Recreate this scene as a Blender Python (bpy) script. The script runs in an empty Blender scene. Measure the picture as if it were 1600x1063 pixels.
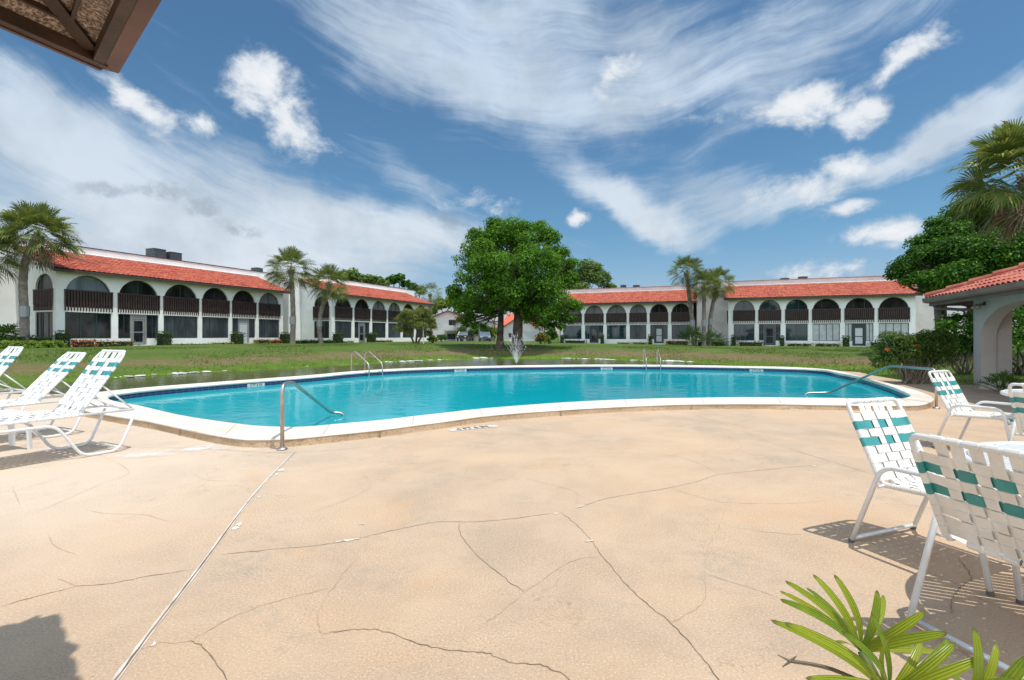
import bpy, bmesh, math, random
import numpy as np
from mathutils import Vector, Matrix
random.seed(7)
rng = np.random.default_rng(11)
scene = bpy.context.scene
col = scene.collection
PI = math.pi
F, HY, H = 800.0, 525.0, 1.32      # focal length in photo pixels, horizon row, eye height in metres

def G(px, py, z=0.0):
    d = F * (H - z) / (py - HY)
    return Vector(((px - 800) / F * d, d, z))

def AT(px, py, d):
    return Vector(((px - 800) / F * d, d, H + (HY - py) * d / F))

def sm(x, a, b):
    t = min(1, max(0, (x - a) / (b - a)))
    return t * t * (3 - 2 * t)

# ------------------------------------------------------------------ tagging
def tag(o, label=None, cat=None, group=None, kind=None):
    if label: o['label'] = label
    if cat: o['category'] = cat
    if group: o['group'] = group
    if kind: o['kind'] = kind
    return o

def thing(name, label, cat, loc=(0, 0, 0), rz=0.0, group=None):
    o = bpy.data.objects.new(name, None)
    o.empty_display_size = 0.2
    col.objects.link(o)
    o.location = loc
    o.rotation_euler = (0, 0, rz)
    return tag(o, label, cat, group)

def copy_tree(o, parent=None):
    c = o.copy()
    col.objects.link(c)
    if parent is not None: c.parent = parent
    for ch in list(o.children): copy_tree(ch, c)
    return c

# ------------------------------------------------------------------ mesh builder
class MB:
    def __init__(s):
        s.v = []; s.f = []; s.m = []; s.cols = None
    def add(s, verts, faces, mi=0):
        b = len(s.v)
        s.v.extend([tuple(p) for p in verts])
        for f in faces:
            s.f.append(tuple(i + b for i in f)); s.m.append(mi)
        return s
    def quad(s, a, b, c, d, mi=0): return s.add([a, b, c, d], [(0, 1, 2, 3)], mi)
    def poly(s, pts, mi=0): return s.add(pts, [tuple(range(len(pts)))], mi)
    def hexa(s, p, mi=0):   # p: 8 corners bottom 0-3, top 4-7
        return s.add(p, [(3, 2, 1, 0), (4, 5, 6, 7), (0, 1, 5, 4), (1, 2, 6, 5), (2, 3, 7, 6), (3, 0, 4, 7)], mi)
    def box(s, c, size, mi=0, rz=0.0, ch=0.0):
        x, y, z = size[0] / 2, size[1] / 2, size[2] / 2
        ca, sa = math.cos(rz), math.sin(rz)
        def T(a, b, e): return (c[0] + a * ca - b * sa, c[1] + a * sa + b * ca, c[2] + e)
        if ch <= 0:
            return s.hexa([T(-x, -y, -z), T(x, -y, -z), T(x, y, -z), T(-x, y, -z), T(-x, -y, z), T(x, -y, z), T(x, y, z), T(-x, y, z)], mi)
        def ring(k, e): return [T(-x + k, -y, e), T(x - k, -y, e), T(x, -y + k, e), T(x, y - k, e), T(x - k, y, e), T(-x + k, y, e), T(-x, y - k, e), T(-x, -y + k, e)]
        def inr(e):
            i = ch
            return [T(-x + i, -y + i * .4, e), T(x - i, -y + i * .4, e), T(x - i * .4, -y + i, e), T(x - i * .4, y - i, e), T(x - i, y - i * .4, e), T(-x + i, y - i * .4, e), T(-x + i * .4, y - i, e), T(-x + i * .4, -y + i, e)]
        rs = [inr(-z), ring(ch, -z + ch), ring(ch, z - ch), inr(z)]
        vs = sum(rs, [])
        fs = [tuple(range(7, -1, -1)), tuple(range(24, 32))]
        for k in range(3):
            for i in range(8):
                j = (i + 1) % 8
                fs.append((k * 8 + i, k * 8 + j, k * 8 + 8 + j, k * 8 + 8 + i))
        return s.add(vs, fs, mi)
    def tube(s, pts, r, n=8, mi=0, cap=True, closed=False):
        pts = [Vector(p) for p in pts]
        m = len(pts)
        rs = r if isinstance(r, (list, tuple)) else [r] * m
        T = []
        for i in range(m):
            if closed: t = pts[(i + 1) % m] - pts[i - 1]
            else: t = pts[min(i + 1, m - 1)] - pts[max(i - 1, 0)]
            T.append(t.normalized() if t.length > 1e-9 else Vector((0, 0, 1)))
        ref = Vector((0, 0, 1)) if abs(T[0].z) < .9 else Vector((1, 0, 0))
        u = (ref - T[0] * ref.dot(T[0])).normalized()
        vs = []
        for i in range(m):
            u = (u - T[i] * u.dot(T[i]))
            u = u.normalized() if u.length > 1e-6 else T[i].orthogonal().normalized()
            w = T[i].cross(u)
            for k in range(n):
                a = 2 * PI * k / n
                vs.append(pts[i] + (u * math.cos(a) + w * math.sin(a)) * rs[i])
        fs = []
        for i in range(m if closed else m - 1):
            j = (i + 1) % m
            for k in range(n):
                l = (k + 1) % n
                fs.append((i * n + k, i * n + l, j * n + l, j * n + k))
        if cap and not closed:
            fs.append(tuple(range(n - 1, -1, -1))); fs.append(tuple((m - 1) * n + k for k in range(n)))
        return s.add(vs, fs, mi)
    def lathe(s, c, prof, n=24, mi=0):
        vs = []
        for r, z in prof:
            for k in range(n):
                a = 2 * PI * k / n
                vs.append((c[0] + r * math.cos(a), c[1] + r * math.sin(a), c[2] + z))
        fs = []
        for i in range(len(prof) - 1):
            for k in range(n):
                l = (k + 1) % n
                fs.append((i * n + k, i * n + l, i * n + n + l, i * n + n + k))
        fs.append(tuple(range(n - 1, -1, -1))); fs.append(tuple((len(prof) - 1) * n + k for k in range(n)))
        return s.add(vs, fs, mi)
    def sheet(s, grid, mi=0):      # grid: rows of points
        m, n = len(grid), len(grid[0])
        fs = [(i * n + j, i * n + j + 1, (i + 1) * n + j + 1, (i + 1) * n + j) for i in range(m - 1) for j in range(n - 1)]
        return s.add([p for r in grid for p in r], fs, mi)
    def build(s, name, mats, parent=None, smooth=False, org=None):
        me = bpy.data.meshes.new(name)
        vs = s.v
        if org is not None:
            ox, oy, oz = org
            vs = [(p[0] - ox, p[1] - oy, p[2] - oz) for p in vs]
        me.from_pydata(vs, [], s.f)
        if not isinstance(mats, (list, tuple)): mats = [mats]
        for m in mats: me.materials.append(m)
        if len(mats) > 1: me.polygons.foreach_set('material_index', s.m)
        if smooth: me.polygons.foreach_set('use_smooth', [True] * len(me.polygons))
        me.update()
        o = bpy.data.objects.new(name, me)
        col.objects.link(o)
        if parent is not None: o.parent = parent
        return o

def np_mesh(name, verts, quads, mats, parent=None, mi=None, smooth=False):
    me = bpy.data.meshes.new(name)
    me.from_pydata(verts.tolist(), [], quads.tolist())
    if not isinstance(mats, (list, tuple)): mats = [mats]
    for m in mats: me.materials.append(m)
    if mi is not None: me.polygons.foreach_set('material_index', mi.astype(np.int32))
    if smooth: me.polygons.foreach_set('use_smooth', [True] * len(me.polygons))
    me.update()
    o = bpy.data.objects.new(name, me)
    col.objects.link(o)
    if parent is not None: o.parent = parent
    return o

def catmull(pts, sub, closed=False):
    pts = [Vector(p) for p in pts]; n = len(pts); out = []
    rg = range(n) if closed else range(n - 1)
    for i in rg:
        if closed: a, b, c, d = pts[i - 1], pts[i], pts[(i + 1) % n], pts[(i + 2) % n]
        else: a, b, c, d = pts[max(i - 1, 0)], pts[i], pts[i + 1], pts[min(i + 2, n - 1)]
        for k in range(sub):
            t = k / sub
            out.append(.5 * (2 * b + (c - a) * t + (2 * a - 5 * b + 4 * c - d) * t * t + (3 * b - a - 3 * c + d) * t ** 3))
    if not closed: out.append(pts[-1])
    return out

def bend(pts, r=.06, n=5):
    """round the inner corners of a polyline"""
    pts = [Vector(p) for p in pts]; out = [pts[0]]
    for i in range(1, len(pts) - 1):
        a, b, c = pts[i - 1], pts[i], pts[i + 1]
        d1, d2 = (a - b), (c - b)
        k = min(r, d1.length * .49, d2.length * .49)
        p, q = b + d1.normalized() * k, b + d2.normalized() * k
        for j in range(n + 1):
            t = j / n
            out.append(p * (1 - t) ** 2 + b * 2 * t * (1 - t) + q * t * t)
    out.append(pts[-1])
    return out

# ------------------------------------------------------------------ materials
class NT:
    def __init__(s, nt): s.nt = nt; s.n = nt.nodes; s.l = nt.links
    def new(s, t, **kw):
        n = s.n.new(t)
        for k, v in kw.items(): setattr(n, k, v)
        return n
    def put(s, sock, v):
        if hasattr(v, 'is_linked') or hasattr(v, 'links'): s.l.new(v, sock)
        elif v is not None:
            if sock.type == 'RGBA' and len(v) == 3: v = (*v, 1)
            sock.default_value = v
    def math(s, op, a, b=None, c=None, clamp=False):
        n = s.new('ShaderNodeMath', operation=op); n.use_clamp = clamp
        s.put(n.inputs[0], a)
        if b is not None: s.put(n.inputs[1], b)
        if c is not None: s.put(n.inputs[2], c)
        return n.outputs[0]
    def mix(s, f, a, b, mode='MIX'):
        n = s.new('ShaderNodeMix', data_type='RGBA', blend_type=mode)
        s.put(n.inputs[0], f); s.put(n.inputs[6], a); s.put(n.inputs[7], b)
        return n.outputs[2]
    def ramp(s, v, a, b, lo=0.0, hi=1.0, smooth=True):
        n = s.new('ShaderNodeMapRange'); n.interpolation_type = 'SMOOTHSTEP' if smooth else 'LINEAR'
        s.put(n.inputs[0], v); s.put(n.inputs[1], a); s.put(n.inputs[2], b); s.put(n.inputs[3], lo); s.put(n.inputs[4], hi)
        return n.outputs[0]
    def noise(s, vec, scale, detail=4, rough=.55, dist=0.0, color=False):
        n = s.new('ShaderNodeTexNoise')
        if vec is not None: s.l.new(vec, n.inputs['Vector'])
        n.inputs['Scale'].default_value = scale; n.inputs['Detail'].default_value = detail
        n.inputs['Roughness'].default_value = rough; n.inputs['Distortion'].default_value = dist
        return n.outputs['Color' if color else 'Fac']
    def mapping(s, vec, scale=(1, 1, 1), rot=(0, 0, 0), loc=(0, 0, 0)):
        n = s.new('ShaderNodeMapping'); s.l.new(vec, n.inputs[0])
        n.inputs['Location'].default_value = loc; n.inputs['Rotation'].default_value = rot; n.inputs['Scale'].default_value = scale
        return n.outputs[0]
    def coord(s, k='Object'): return s.new('ShaderNodeTexCoord').outputs[k]
    def pos(s): return s.new('ShaderNodeNewGeometry').outputs['Position']
    def bump(s, h, strength=.3, dist=.02):
        n = s.new('ShaderNodeBump'); n.inputs['Strength'].default_value = strength; n.inputs['Distance'].default_value = dist
        s.l.new(h, n.inputs['Height']); return n.outputs[0]

def newmat(name):
    m = bpy.data.materials.new(name); m.use_nodes = True
    t = NT(m.node_tree)
    b = t.n['Principled BSDF']; out = t.n['Material Output']
    return m, t, b, out

def M(name, c1, c2=None, scale=3.0, rough=.6, bump=0.0, bscale=None, metallic=0.0, spec=.5, detail=4, lo=.35, hi=.65, speck=None, bdist=.02):
    m, t, b, out = newmat(name)
    p = t.pos() if bump or c2 else None
    cc = c1
    if c2 is not None:
        f = t.ramp(t.noise(p, scale, detail), lo, hi)
        cc = t.mix(f, c1, c2)
    if speck:
        f = t.ramp(t.noise(p, speck[1], 3), .45, .7)
        cc = t.mix(t.math('MULTIPLY', f, speck[2]), cc, speck[0])
    t.put(b.inputs['Base Color'], cc)
    b.inputs['Roughness'].default_value = rough; b.inputs['Metallic'].default_value = metallic
    b.inputs['Specular IOR Level'].default_value = spec
    if bump: t.l.new(t.bump(t.noise(p, bscale or scale * 4, 5), bump, bdist), b.inputs['Normal'])
    return m

def leafmat(name, dark, light, tip=None, scale=.6, trans=.35, rough=.45):
    m, t, b, out = newmat(name)
    g = t.new('ShaderNodeNewGeometry')
    r = g.outputs['Random Per Island']
    f = t.math('ADD', t.math('MULTIPLY', t.ramp(t.noise(g.outputs['Position'], scale, 3), .35, .65), .55), t.math('MULTIPLY', r, .45))
    c = t.mix(f, dark, light)
    if tip: c = t.mix(t.ramp(r, .78, .95), c, tip)
    t.put(b.inputs['Base Color'], c); b.inputs['Roughness'].default_value = rough; b.inputs['Specular IOR Level'].default_value = .18
    tr = t.new('ShaderNodeBsdfTranslucent'); t.put(tr.inputs[0], t.mix(.35, c, (min(1, light[0] * 1.7), min(1, light[1] * 1.5), light[2] * .6)))
    mx = t.new('ShaderNodeMixShader'); mx.inputs[0].default_value = trans
    t.l.new(b.outputs[0], mx.inputs[1]); t.l.new(tr.outputs[0], mx.inputs[2]); t.l.new(mx.outputs[0], out.inputs[0])
    return m
# ------------------------------------------------------------------ camera, sun, sky
cam = bpy.data.cameras.new('camera'); camo = bpy.data.objects.new('camera', cam); col.objects.link(camo)
camo.location = (0, 0, H); camo.rotation_euler = (PI / 2, 0, 0)
cam.sensor_width = 36; cam.lens = 18.0; cam.shift_y = -6.5 / 1600; cam.clip_start = .05; cam.clip_end = 6000
scene.camera = camo
scene.view_settings.view_transform = 'Standard'; scene.view_settings.look = 'None'; scene.view_settings.exposure = 0; scene.view_settings.gamma = 1

SUN_EL = math.radians(74.0); SUN_AZ = math.radians(120.1)
to_sun = Vector((math.cos(SUN_EL) * math.sin(SUN_AZ), math.cos(SUN_EL) * math.cos(SUN_AZ), math.sin(SUN_EL)))
sl = bpy.data.lights.new('sun', 'SUN'); slo = bpy.data.objects.new('sun', sl); col.objects.link(slo)
sl.energy = 3.6; sl.angle = math.radians(.53); sl.color = (1, .955, .88)
slo.rotation_euler = (-to_sun).to_track_quat('-Z', 'Y').to_euler(); slo.location = to_sun * 60

def make_world():
    w = bpy.data.worlds.new('World'); scene.world = w; w.use_nodes = True
    t = NT(w.node_tree)
    bg = t.n['Background']; out = t.n['World Output']
    sky = t.new('ShaderNodeTexSky'); sky.sky_type = 'NISHITA'; sky.sun_disc = False
    sky.sun_elevation = SUN_EL; sky.sun_rotation = SUN_AZ; sky.air_density = 1.0; sky.dust_density = .6; sky.ozone_density = 2.0
    hs = t.new('ShaderNodeHueSaturation'); hs.inputs['Saturation'].default_value = 1.0; hs.inputs['Value'].default_value = 1.0
    t.l.new(sky.outputs[0], hs.inputs['Color'])
    bg.inputs[1].default_value = SKY_STR
    d = t.coord('Generated')
    sx = t.new('ShaderNodeSeparateXYZ'); t.l.new(d, sx.inputs[0])
    X, Y, Z = sx.outputs
    az = t.math('ARCTAN2', X, Y); el = t.math('ARCSINE', Z)
    t.l.new(t.mix(1.0, hs.outputs[0], t.mix(t.ramp(el, .0, .22), (.92, .93, 1.12), SKY_TINT), 'MULTIPLY'), bg.inputs[0])
    # plane of the high cloud layer (unit height)
    zc = t.math('MAXIMUM', t.math('ADD', Z, .06), .03)
    px, py = t.math('DIVIDE', X, zc), t.math('DIVIDE', Y, zc)
    cb = t.new('ShaderNodeCombineXYZ'); t.l.new(px, cb.inputs[0]); t.l.new(py, cb.inputs[1])
    P = cb.outputs[0]
    ae = t.new('ShaderNodeCombineXYZ'); t.l.new(az, ae.inputs[0]); t.l.new(el, ae.inputs[1])
    A = ae.outputs[0]
    def ang(x, y):
        v = Vector(((x - 800) / F, 1, (HY - y) / F)).normalized()
        return math.atan2(v.x, v.y), math.asin(v.z)
    # warped angle coordinates
    wn = t.noise(A, 7.0, 5, .6, color=True)
    def vadd(a, b, k):
        m = t.new('ShaderNodeVectorMath', operation='SUBTRACT'); t.l.new(b, m.inputs[0]); m.inputs[1].default_value = (.5, .5, .5)
        q = t.new('ShaderNodeVectorMath', operation='SCALE'); t.l.new(m.outputs[0], q.inputs[0]); q.inputs['Scale'].default_value = k
        r = t.new('ShaderNodeVectorMath', operation='ADD'); t.l.new(a, r.inputs[0]); t.l.new(q.outputs[0], r.inputs[1])
        return r.outputs[0]
    W1 = vadd(A, wn, .10)
    W2 = vadd(vadd(A, wn, .08), t.noise(A, 17.0, 6, .6, color=True), .055)
    W1b = vadd(A, wn, .06)
    def blob(vec, x, y, rx, ry, rot=0.0):
        a, e = ang(x, y)
        k = 1 / F * math.cos(a) ** 1.0
        sub = t.new('ShaderNodeVectorMath', operation='SUBTRACT'); t.l.new(vec, sub.inputs[0]); sub.inputs[1].default_value = (a, e, 0)
        m = t.mapping(sub.outputs[0], rot=(0, 0, -rot))
        s2 = t.new('ShaderNodeVectorMath', operation='MULTIPLY'); t.l.new(m, s2.inputs[0]); s2.inputs[1].default_value = (1 / (rx * k), 1 / (ry * k), 0)
        ln = t.new('ShaderNodeVectorMath', operation='LENGTH'); t.l.new(s2.outputs[0], ln.inputs[0])
        return ln.outputs['Value']
    # --- high streaky cloud: density map from broad soft blobs
    dens = None
    R = math.radians
    for (x, y, rx, ry, rot, w) in CIRRUS:
        b = t.ramp(blob(W1, x, y, rx, ry, R(rot)), 1.0, 0.0, 0, w)
        dens = b if dens is None else t.math('ADD', dens, b)
    # fibres follow long arcs across the sky: curved coordinate from azimuth and elevation
    da_ = t.math('SUBTRACT', az, .10)
    cv = t.math('SUBTRACT', el, t.math('MULTIPLY', t.math('MULTIPLY', da_, da_), .30))
    cs = t.new('ShaderNodeCombineXYZ'); t.l.new(az, cs.inputs[0]); t.l.new(cv, cs.inputs[1])
    CS = vadd(cs.outputs[0], t.noise(A, 3.0, 3, .5, color=True), .16)
    f1 = t.noise(t.mapping(CS, scale=(1.0, 5.0, 1)), 2.2, 4, .55)
    f2 = t.noise(t.mapping(CS, scale=(1.0, 8.5, 1), loc=(3.1, 1.7, 0)), 5.0, 8, .66)
    f3 = t.noise(t.mapping(A, scale=(1, 1.6, 1)), 9.0, 8, .62)
    st = t.math('ADD', t.math('MULTIPLY', f1, .42), t.math('ADD', t.math('MULTIPLY', f2, .40), t.math('MULTIPLY', f3, .18)))
    big = t.noise(A, 2.2, 4, .5)
    cir = t.math('ADD', dens, t.math('ADD', t.math('MULTIPLY', t.math('SUBTRACT', st, .5), 1.9), t.math('MULTIPLY', t.math('SUBTRACT', big, .5), .5)))
    back = t.ramp(Y, .12, -.30)  # added bright cloud behind the camera, unseen fill for the shaded facades
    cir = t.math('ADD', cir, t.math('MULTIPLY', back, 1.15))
    ca = t.ramp(cir, .10, 1.0, 0, .93)
    # --- low puffs
    pa = None
    for (x, y, rx, ry, rot, w) in PUFFS:
        b = t.math('MULTIPLY', t.math('SUBTRACT', 1.12, blob(W1b, x, y, rx * 1.15, ry * 1.15, R(rot))), w)
        pa = b if pa is None else t.math('MAXIMUM', pa, b)
    fine = t.noise(A, 38, 6, .68)
    rag = t.noise(t.mapping(A, scale=(1, 1.35, 1)), 11.0, 9, .64, .25)
    pv = t.math('ADD', pa, t.math('MULTIPLY', t.math('SUBTRACT', rag, .5), 2.4))
    pa = t.math('MULTIPLY', t.ramp(pv, .18, .85), t.ramp(pa, .0, .12))
    # colours: the left bank is greyer low down
    cw = t.mix(t.ramp(el, .03, .5), CL_LOW, CL_HIGH)
    cg = t.mix(t.math('MULTIPLY', t.ramp(t.noise(A, 6, 4, .6), .40, .62), .45), cw, CL_GREY)
    pcol = t.mix(t.ramp(pv, .3, 1.25), (.62, .70, .79), (.90, .92, .95))
    b2 = t.new('ShaderNodeBackground'); t.put(b2.inputs[0], cg); t.put(b2.inputs[1], t.math('ADD', CL_STR, t.math('MULTIPLY', back, 1.15)))  # the added cloud behind is also made brighter, for fill
    b3 = t.new('ShaderNodeBackground'); t.put(b3.inputs[0], pcol); b3.inputs[1].default_value = 1.0
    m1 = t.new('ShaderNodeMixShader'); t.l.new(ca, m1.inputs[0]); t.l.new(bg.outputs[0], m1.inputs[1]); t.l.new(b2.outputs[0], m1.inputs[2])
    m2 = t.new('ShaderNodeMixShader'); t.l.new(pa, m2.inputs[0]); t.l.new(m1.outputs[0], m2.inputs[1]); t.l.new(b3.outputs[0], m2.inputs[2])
    # dark wisps in the left bank
    da = None
    for (x, y, rx, ry) in WISPS:
        b = t.ramp(blob(W2, x, y, rx, ry), 1.0, .2, 0, .55)
        da = b if da is None else t.math('MAXIMUM', da, b)
    b4 = t.new('ShaderNodeBackground'); b4.inputs[0].default_value = (.31, .38, .47, 1); b4.inputs[1].default_value = 1.0
    m3 = t.new('ShaderNodeMixShader'); t.l.new(t.math('MULTIPLY', da, t.ramp(fine, .3, .55)), m3.inputs[0]); t.l.new(m2.outputs[0], m3.inputs[1]); t.l.new(b4.outputs[0], m3.inputs[2])
    t.l.new(m3.outputs[0], out.inputs[0])

SKY_STR = .105; SKY_TINT = (.66, .96, 1.05)
CL_LOW = (.76, .82, .88); CL_HIGH = (.62, .74, .88); CL_GREY = (.45, .53, .61); CL_STR = 1.0
# photo px centre, radii, tilt (deg), weight
CIRRUS = [(330, 330, 640, 165, -12, .95), (120, 410, 420, 150, 0, .65), (60, 165, 190, 90, -20, .6), (780, 40, 560, 150, -10, .74), (740, 130, 420, 100, -16, .55), (1250, 60, 480, 90, 6, .55),
          (1000, 170, 240, 60, 0, .25), (985, 325, 220, 52, -32, 1.0), (1090, 300, 220, 70, -10, .55), (1120, 350, 240, 60, 0, .35), (1420, 225, 340, 48, 24, .9), (1560, 180, 220, 60, 20, .55),
          (1150, 190, 160, 50, 25, .35), (700, 370, 330, 60, -6, .65), (640, 270, 200, 50, -28, .45)]
PUFFS = [(200, 148, 52, 34, -30, .9), (240, 182, 52, 24, -20, .75), (310, 190, 26, 22, 0, .9), (415, 138, 54, 50, 0, .95), (452, 182, 80, 50, -30, .85), (375, 165, 40, 30, 0, .5),
         (1275, 160, 88, 34, 0, 1.0), (1330, 176, 56, 32, 10, .95), (1400, 102, 80, 24, 22, .9), (1480, 66, 70, 14, 18, .45), (962, 104, 44, 24, 0, .75), (945, 142, 44, 16, -8, .6), (815, 118, 24, 20, 0, .35),
         (1255, 296, 90, 34, 8, .95), (1328, 262, 56, 28, 8, 1.0), (1328, 322, 52, 15, 18, .8), (1075, 168, 70, 26, -20, .3), (1033, 212, 30, 16, 0, .3),
         (1385, 365, 66, 26, 0, .75), (1385, 392, 34, 20, 0, .4), (1320, 424, 120, 17, 0, .7), (1010, 318, 20, 13, 0, .7), (900, 340, 17, 13, 0, .7), (760, 325, 90, 26, -12, .4)]
WISPS = [(245, 302, 60, 20), (375, 348, 60, 16), (690, 345, 60, 20), (310, 322, 40, 16), (170, 300, 60, 16)]
make_world()

# ------------------------------------------------------------------ surfaces
STUCCO = M('stucco', (.83, .82, .79), (.87, .86, .83), scale=.6, rough=.85, bump=.25, bscale=18, speck=((.62, .58, .53), 1.4, .22))
SHADE_PINK = M('pink_shaded_stucco', (.52, .40, .33), (.60, .48, .40), scale=1.2, rough=.9, bump=.4, bscale=9)  # pink tone stands for roof overhang shade on the wall
STUCCO_GREY = M('pavilion_stucco', (.43, .39, .355), (.49, .45, .41), scale=1.5, rough=.9, bump=.3, bscale=30)
PARAPET = M('parapet_stucco', (.62, .55, .52), (.70, .64, .60), scale=.5, rough=.9, speck=((.40, .35, .34), .8, .35))
def tile_mat(name, c1, c2, dark, amt):
    m, t, b, out = newmat(name)
    p = t.pos()
    vor = t.new('ShaderNodeTexVoronoi'); t.l.new(p, vor.inputs[0]); vor.inputs['Scale'].default_value = 3.6
    c = t.mix(t.ramp(vor.outputs['Color'], .2, .8), c1, c2)
    st = t.ramp(t.noise(p, .35, 6, .7), .56, .72)
    c = t.mix(t.math('MULTIPLY', st, amt), c, dark)
    t.put(b.inputs['Base Color'], c); b.inputs['Roughness'].default_value = .75
    t.l.new(t.bump(t.noise(p, 20, 4), .2), b.inputs['Normal'])
    return m
TILE = tile_mat('clay_roof_tile', (.35, .060, .032), (.49, .130, .068), (.085, .035, .03), .75)
TILE_NEAR = tile_mat('weathered_roof_tile', (.40, .095, .06), (.52, .16, .10), (.16, .06, .045), .55)
WHITE_TRIM = M('white_trim', (.75, .74, .72), (.68, .66, .64), scale=2, rough=.7)
FASCIA = M('brown_fascia', (.055, .035, .03), (.075, .05, .042), scale=2, rough=.55)
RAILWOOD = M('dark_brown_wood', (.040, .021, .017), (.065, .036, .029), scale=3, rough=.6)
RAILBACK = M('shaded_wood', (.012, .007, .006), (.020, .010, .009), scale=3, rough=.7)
ALU = M('bronze_frame', (.10, .10, .105), rough=.4, metallic=.3)
ALU_L = M('grey_frame', (.30, .30, .31), rough=.45, metallic=.2)
ALU_D = M('dark_frame', (.035, .05, .055), rough=.4)
def glassmat(name, c1, c2, rough=.04, spec=.6):
    m, t, b, out = newmat(name)
    p = t.pos()
    f = t.ramp(t.noise(t.mapping(p, scale=(1, 1, .35)), 1.1, 3), .40, .62)
    t.put(b.inputs['Base Color'], t.mix(f, c1, c2)); b.inputs['Roughness'].default_value = rough; b.inputs['Specular IOR Level'].default_value = spec
    t.l.new(t.bump(t.noise(p, .8, 2), .04), b.inputs['Normal'])
    return m
GLASS_D = glassmat('dark_glass', (.010, .012, .013), (.030, .036, .040))
GLASS_B = glassmat('screened_glass', (.035, .040, .047), (.07, .08, .09), .25)
GLASS_TEAL = glassmat('teal_tinted_glass', (.012, .032, .036), (.022, .05, .056))
GLASS_SKY = glassmat('painted_sky_glass', (.10, .125, .15), (.17, .20, .23), .05)  # sky reflection put into the base colour
BLIND = M('window_blind', (.40, .42, .43), (.50, .51, .51), scale=2.5, rough=.35)
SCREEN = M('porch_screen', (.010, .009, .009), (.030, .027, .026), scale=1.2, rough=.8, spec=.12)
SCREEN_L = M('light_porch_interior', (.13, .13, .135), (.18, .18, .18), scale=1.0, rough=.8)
DOOR = M('door_paint', (.24, .22, .20), (.29, .27, .25), scale=2, rough=.5)
DOOR_W = M('white_door_panel', (.55, .56, .58), rough=.5)
UNIT = M('condenser_grey', (.05, .055, .06), (.075, .08, .085), scale=4, rough=.6)

def deck_mat():
    m, t, b, out = newmat('tan_aggregate_concrete')
    p = t.pos()
    big = t.ramp(t.noise(p, .42, 6, .66, .5), .36, .64)
    mid = t.ramp(t.noise(p, 1.7, 6, .65, .4), .36, .66)
    c = t.mix(big, (.555, .385, .248), (.435, .325, .232))
    c = t.mix(t.math('MULTIPLY', mid, .55), c, (.59, .435, .302))
    # pale worn area towards the loungers
    sx = t.new('ShaderNodeSeparateXYZ'); t.l.new(p, sx.inputs[0])
    wl = t.math('MULTIPLY', t.ramp(sx.outputs[0], -.6, -4.5), t.ramp(sx.outputs[1], 1.5, 4.5))
    c = t.mix(t.math('MULTIPLY', wl, .5), c, (.70, .60, .49))
    stain = t.math('MULTIPLY', t.ramp(t.noise(p, 1.1, 6, .72, .6), .50, .70), t.ramp(t.noise(p, 14, 4, .7), .38, .6))
    c = t.mix(t.math('MULTIPLY', stain, .58), c, (.33, .29, .235))
    rust = t.ramp(t.noise(p, .8, 5, .62, 1.2), .53, .72)
    c = t.mix(t.math('MULTIPLY', rust, .36), c, (.60, .37, .20))
    a1 = t.noise(p, 92, 4, .82); a2 = t.noise(p, 170, 3, .8)
    dens = t.math('ADD', .30, t.math('MULTIPLY', t.ramp(t.noise(p, .95, 5, .68, .5), .42, .68), .75))
    c = t.mix(t.math('MULTIPLY', t.ramp(a1, .36, .47, 1, 0), dens), c, (.27, .20, .14))
    c = t.mix(t.math('MULTIPLY', t.ramp(a1, .53, .66), .55), c, (.85, .70, .52))
    c = t.mix(t.math('MULTIPLY', t.ramp(a2, .58, .70), .40), c, (.24, .18, .13))
    # hairline crazing
    vor = t.new('ShaderNodeTexVoronoi'); vor.feature = 'DISTANCE_TO_EDGE'; vor.inputs['Scale'].default_value = 1.05
    wv = t.new('ShaderNodeVectorMath', operation='ADD'); t.l.new(p, wv.inputs[0])
    ws = t.new('ShaderNodeVectorMath', operation='SCALE'); t.l.new(t.noise(p, 1.6, 5, .65, color=True), ws.inputs[0]); ws.inputs['Scale'].default_value = .9
    t.l.new(ws.outputs[0], wv.inputs[1]); t.l.new(wv.outputs[0], vor.inputs['Vector'])
    hl = t.math('MULTIPLY', t.ramp(vor.outputs['Distance'], .0, .006, 1, 0), t.ramp(t.noise(p, .55, 3), .48, .62))
    c = t.mix(t.math('MULTIPLY', hl, .45), c, (.22, .16, .11))
    t.put(b.inputs['Base Color'], c); b.inputs['Roughness'].default_value = .86; b.inputs['Specular IOR Level'].default_value = .25
    hh = t.math('ADD', t.math('MULTIPLY', a1, .6), t.math('MULTIPLY', a2, .4))
    t.l.new(t.bump(hh, .35, .006), b.inputs['Normal'])
    return m
DECK = deck_mat()
CRACK = M('crack_dark', (.17, .12, .08), (.30, .22, .15), scale=6, rough=.95)  # dark tone for cracks and joints
HAIR = M('hairline_crack', (.36, .26, .17), (.52, .38, .26), scale=7, rough=.95)
def stainmat(name, colr, thr0, thr1, sc, amt):
    m, t, b, out = newmat(name)
    t.put(b.inputs['Base Color'], colr); b.inputs['Roughness'].default_value = .8
    uv = t.new('ShaderNodeAttribute'); uv.attribute_name = 'fade'
    f = t.math('MULTIPLY', t.ramp(t.math('ADD', t.noise(t.pos(), sc, 6, .7), t.math('SUBTRACT', uv.outputs['Fac'], .5)), thr0, thr1), amt)
    tr = t.new('ShaderNodeBsdfTransparent'); mx = t.new('ShaderNodeMixShader')
    t.l.new(f, mx.inputs[0]); t.l.new(tr.outputs[0], mx.inputs[1]); t.l.new(b.outputs[0], mx.inputs[2]); t.l.new(mx.outputs[0], out.inputs[0])
    return m
WHITE_STAIN = stainmat('white_mineral_stain', (.80, .77, .72), .42, 1.0, 9, .7)
WHITE_CAULK = M('white_caulk', (.56, .48, .40), (.74, .69, .62), scale=7, rough=.8)
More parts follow.
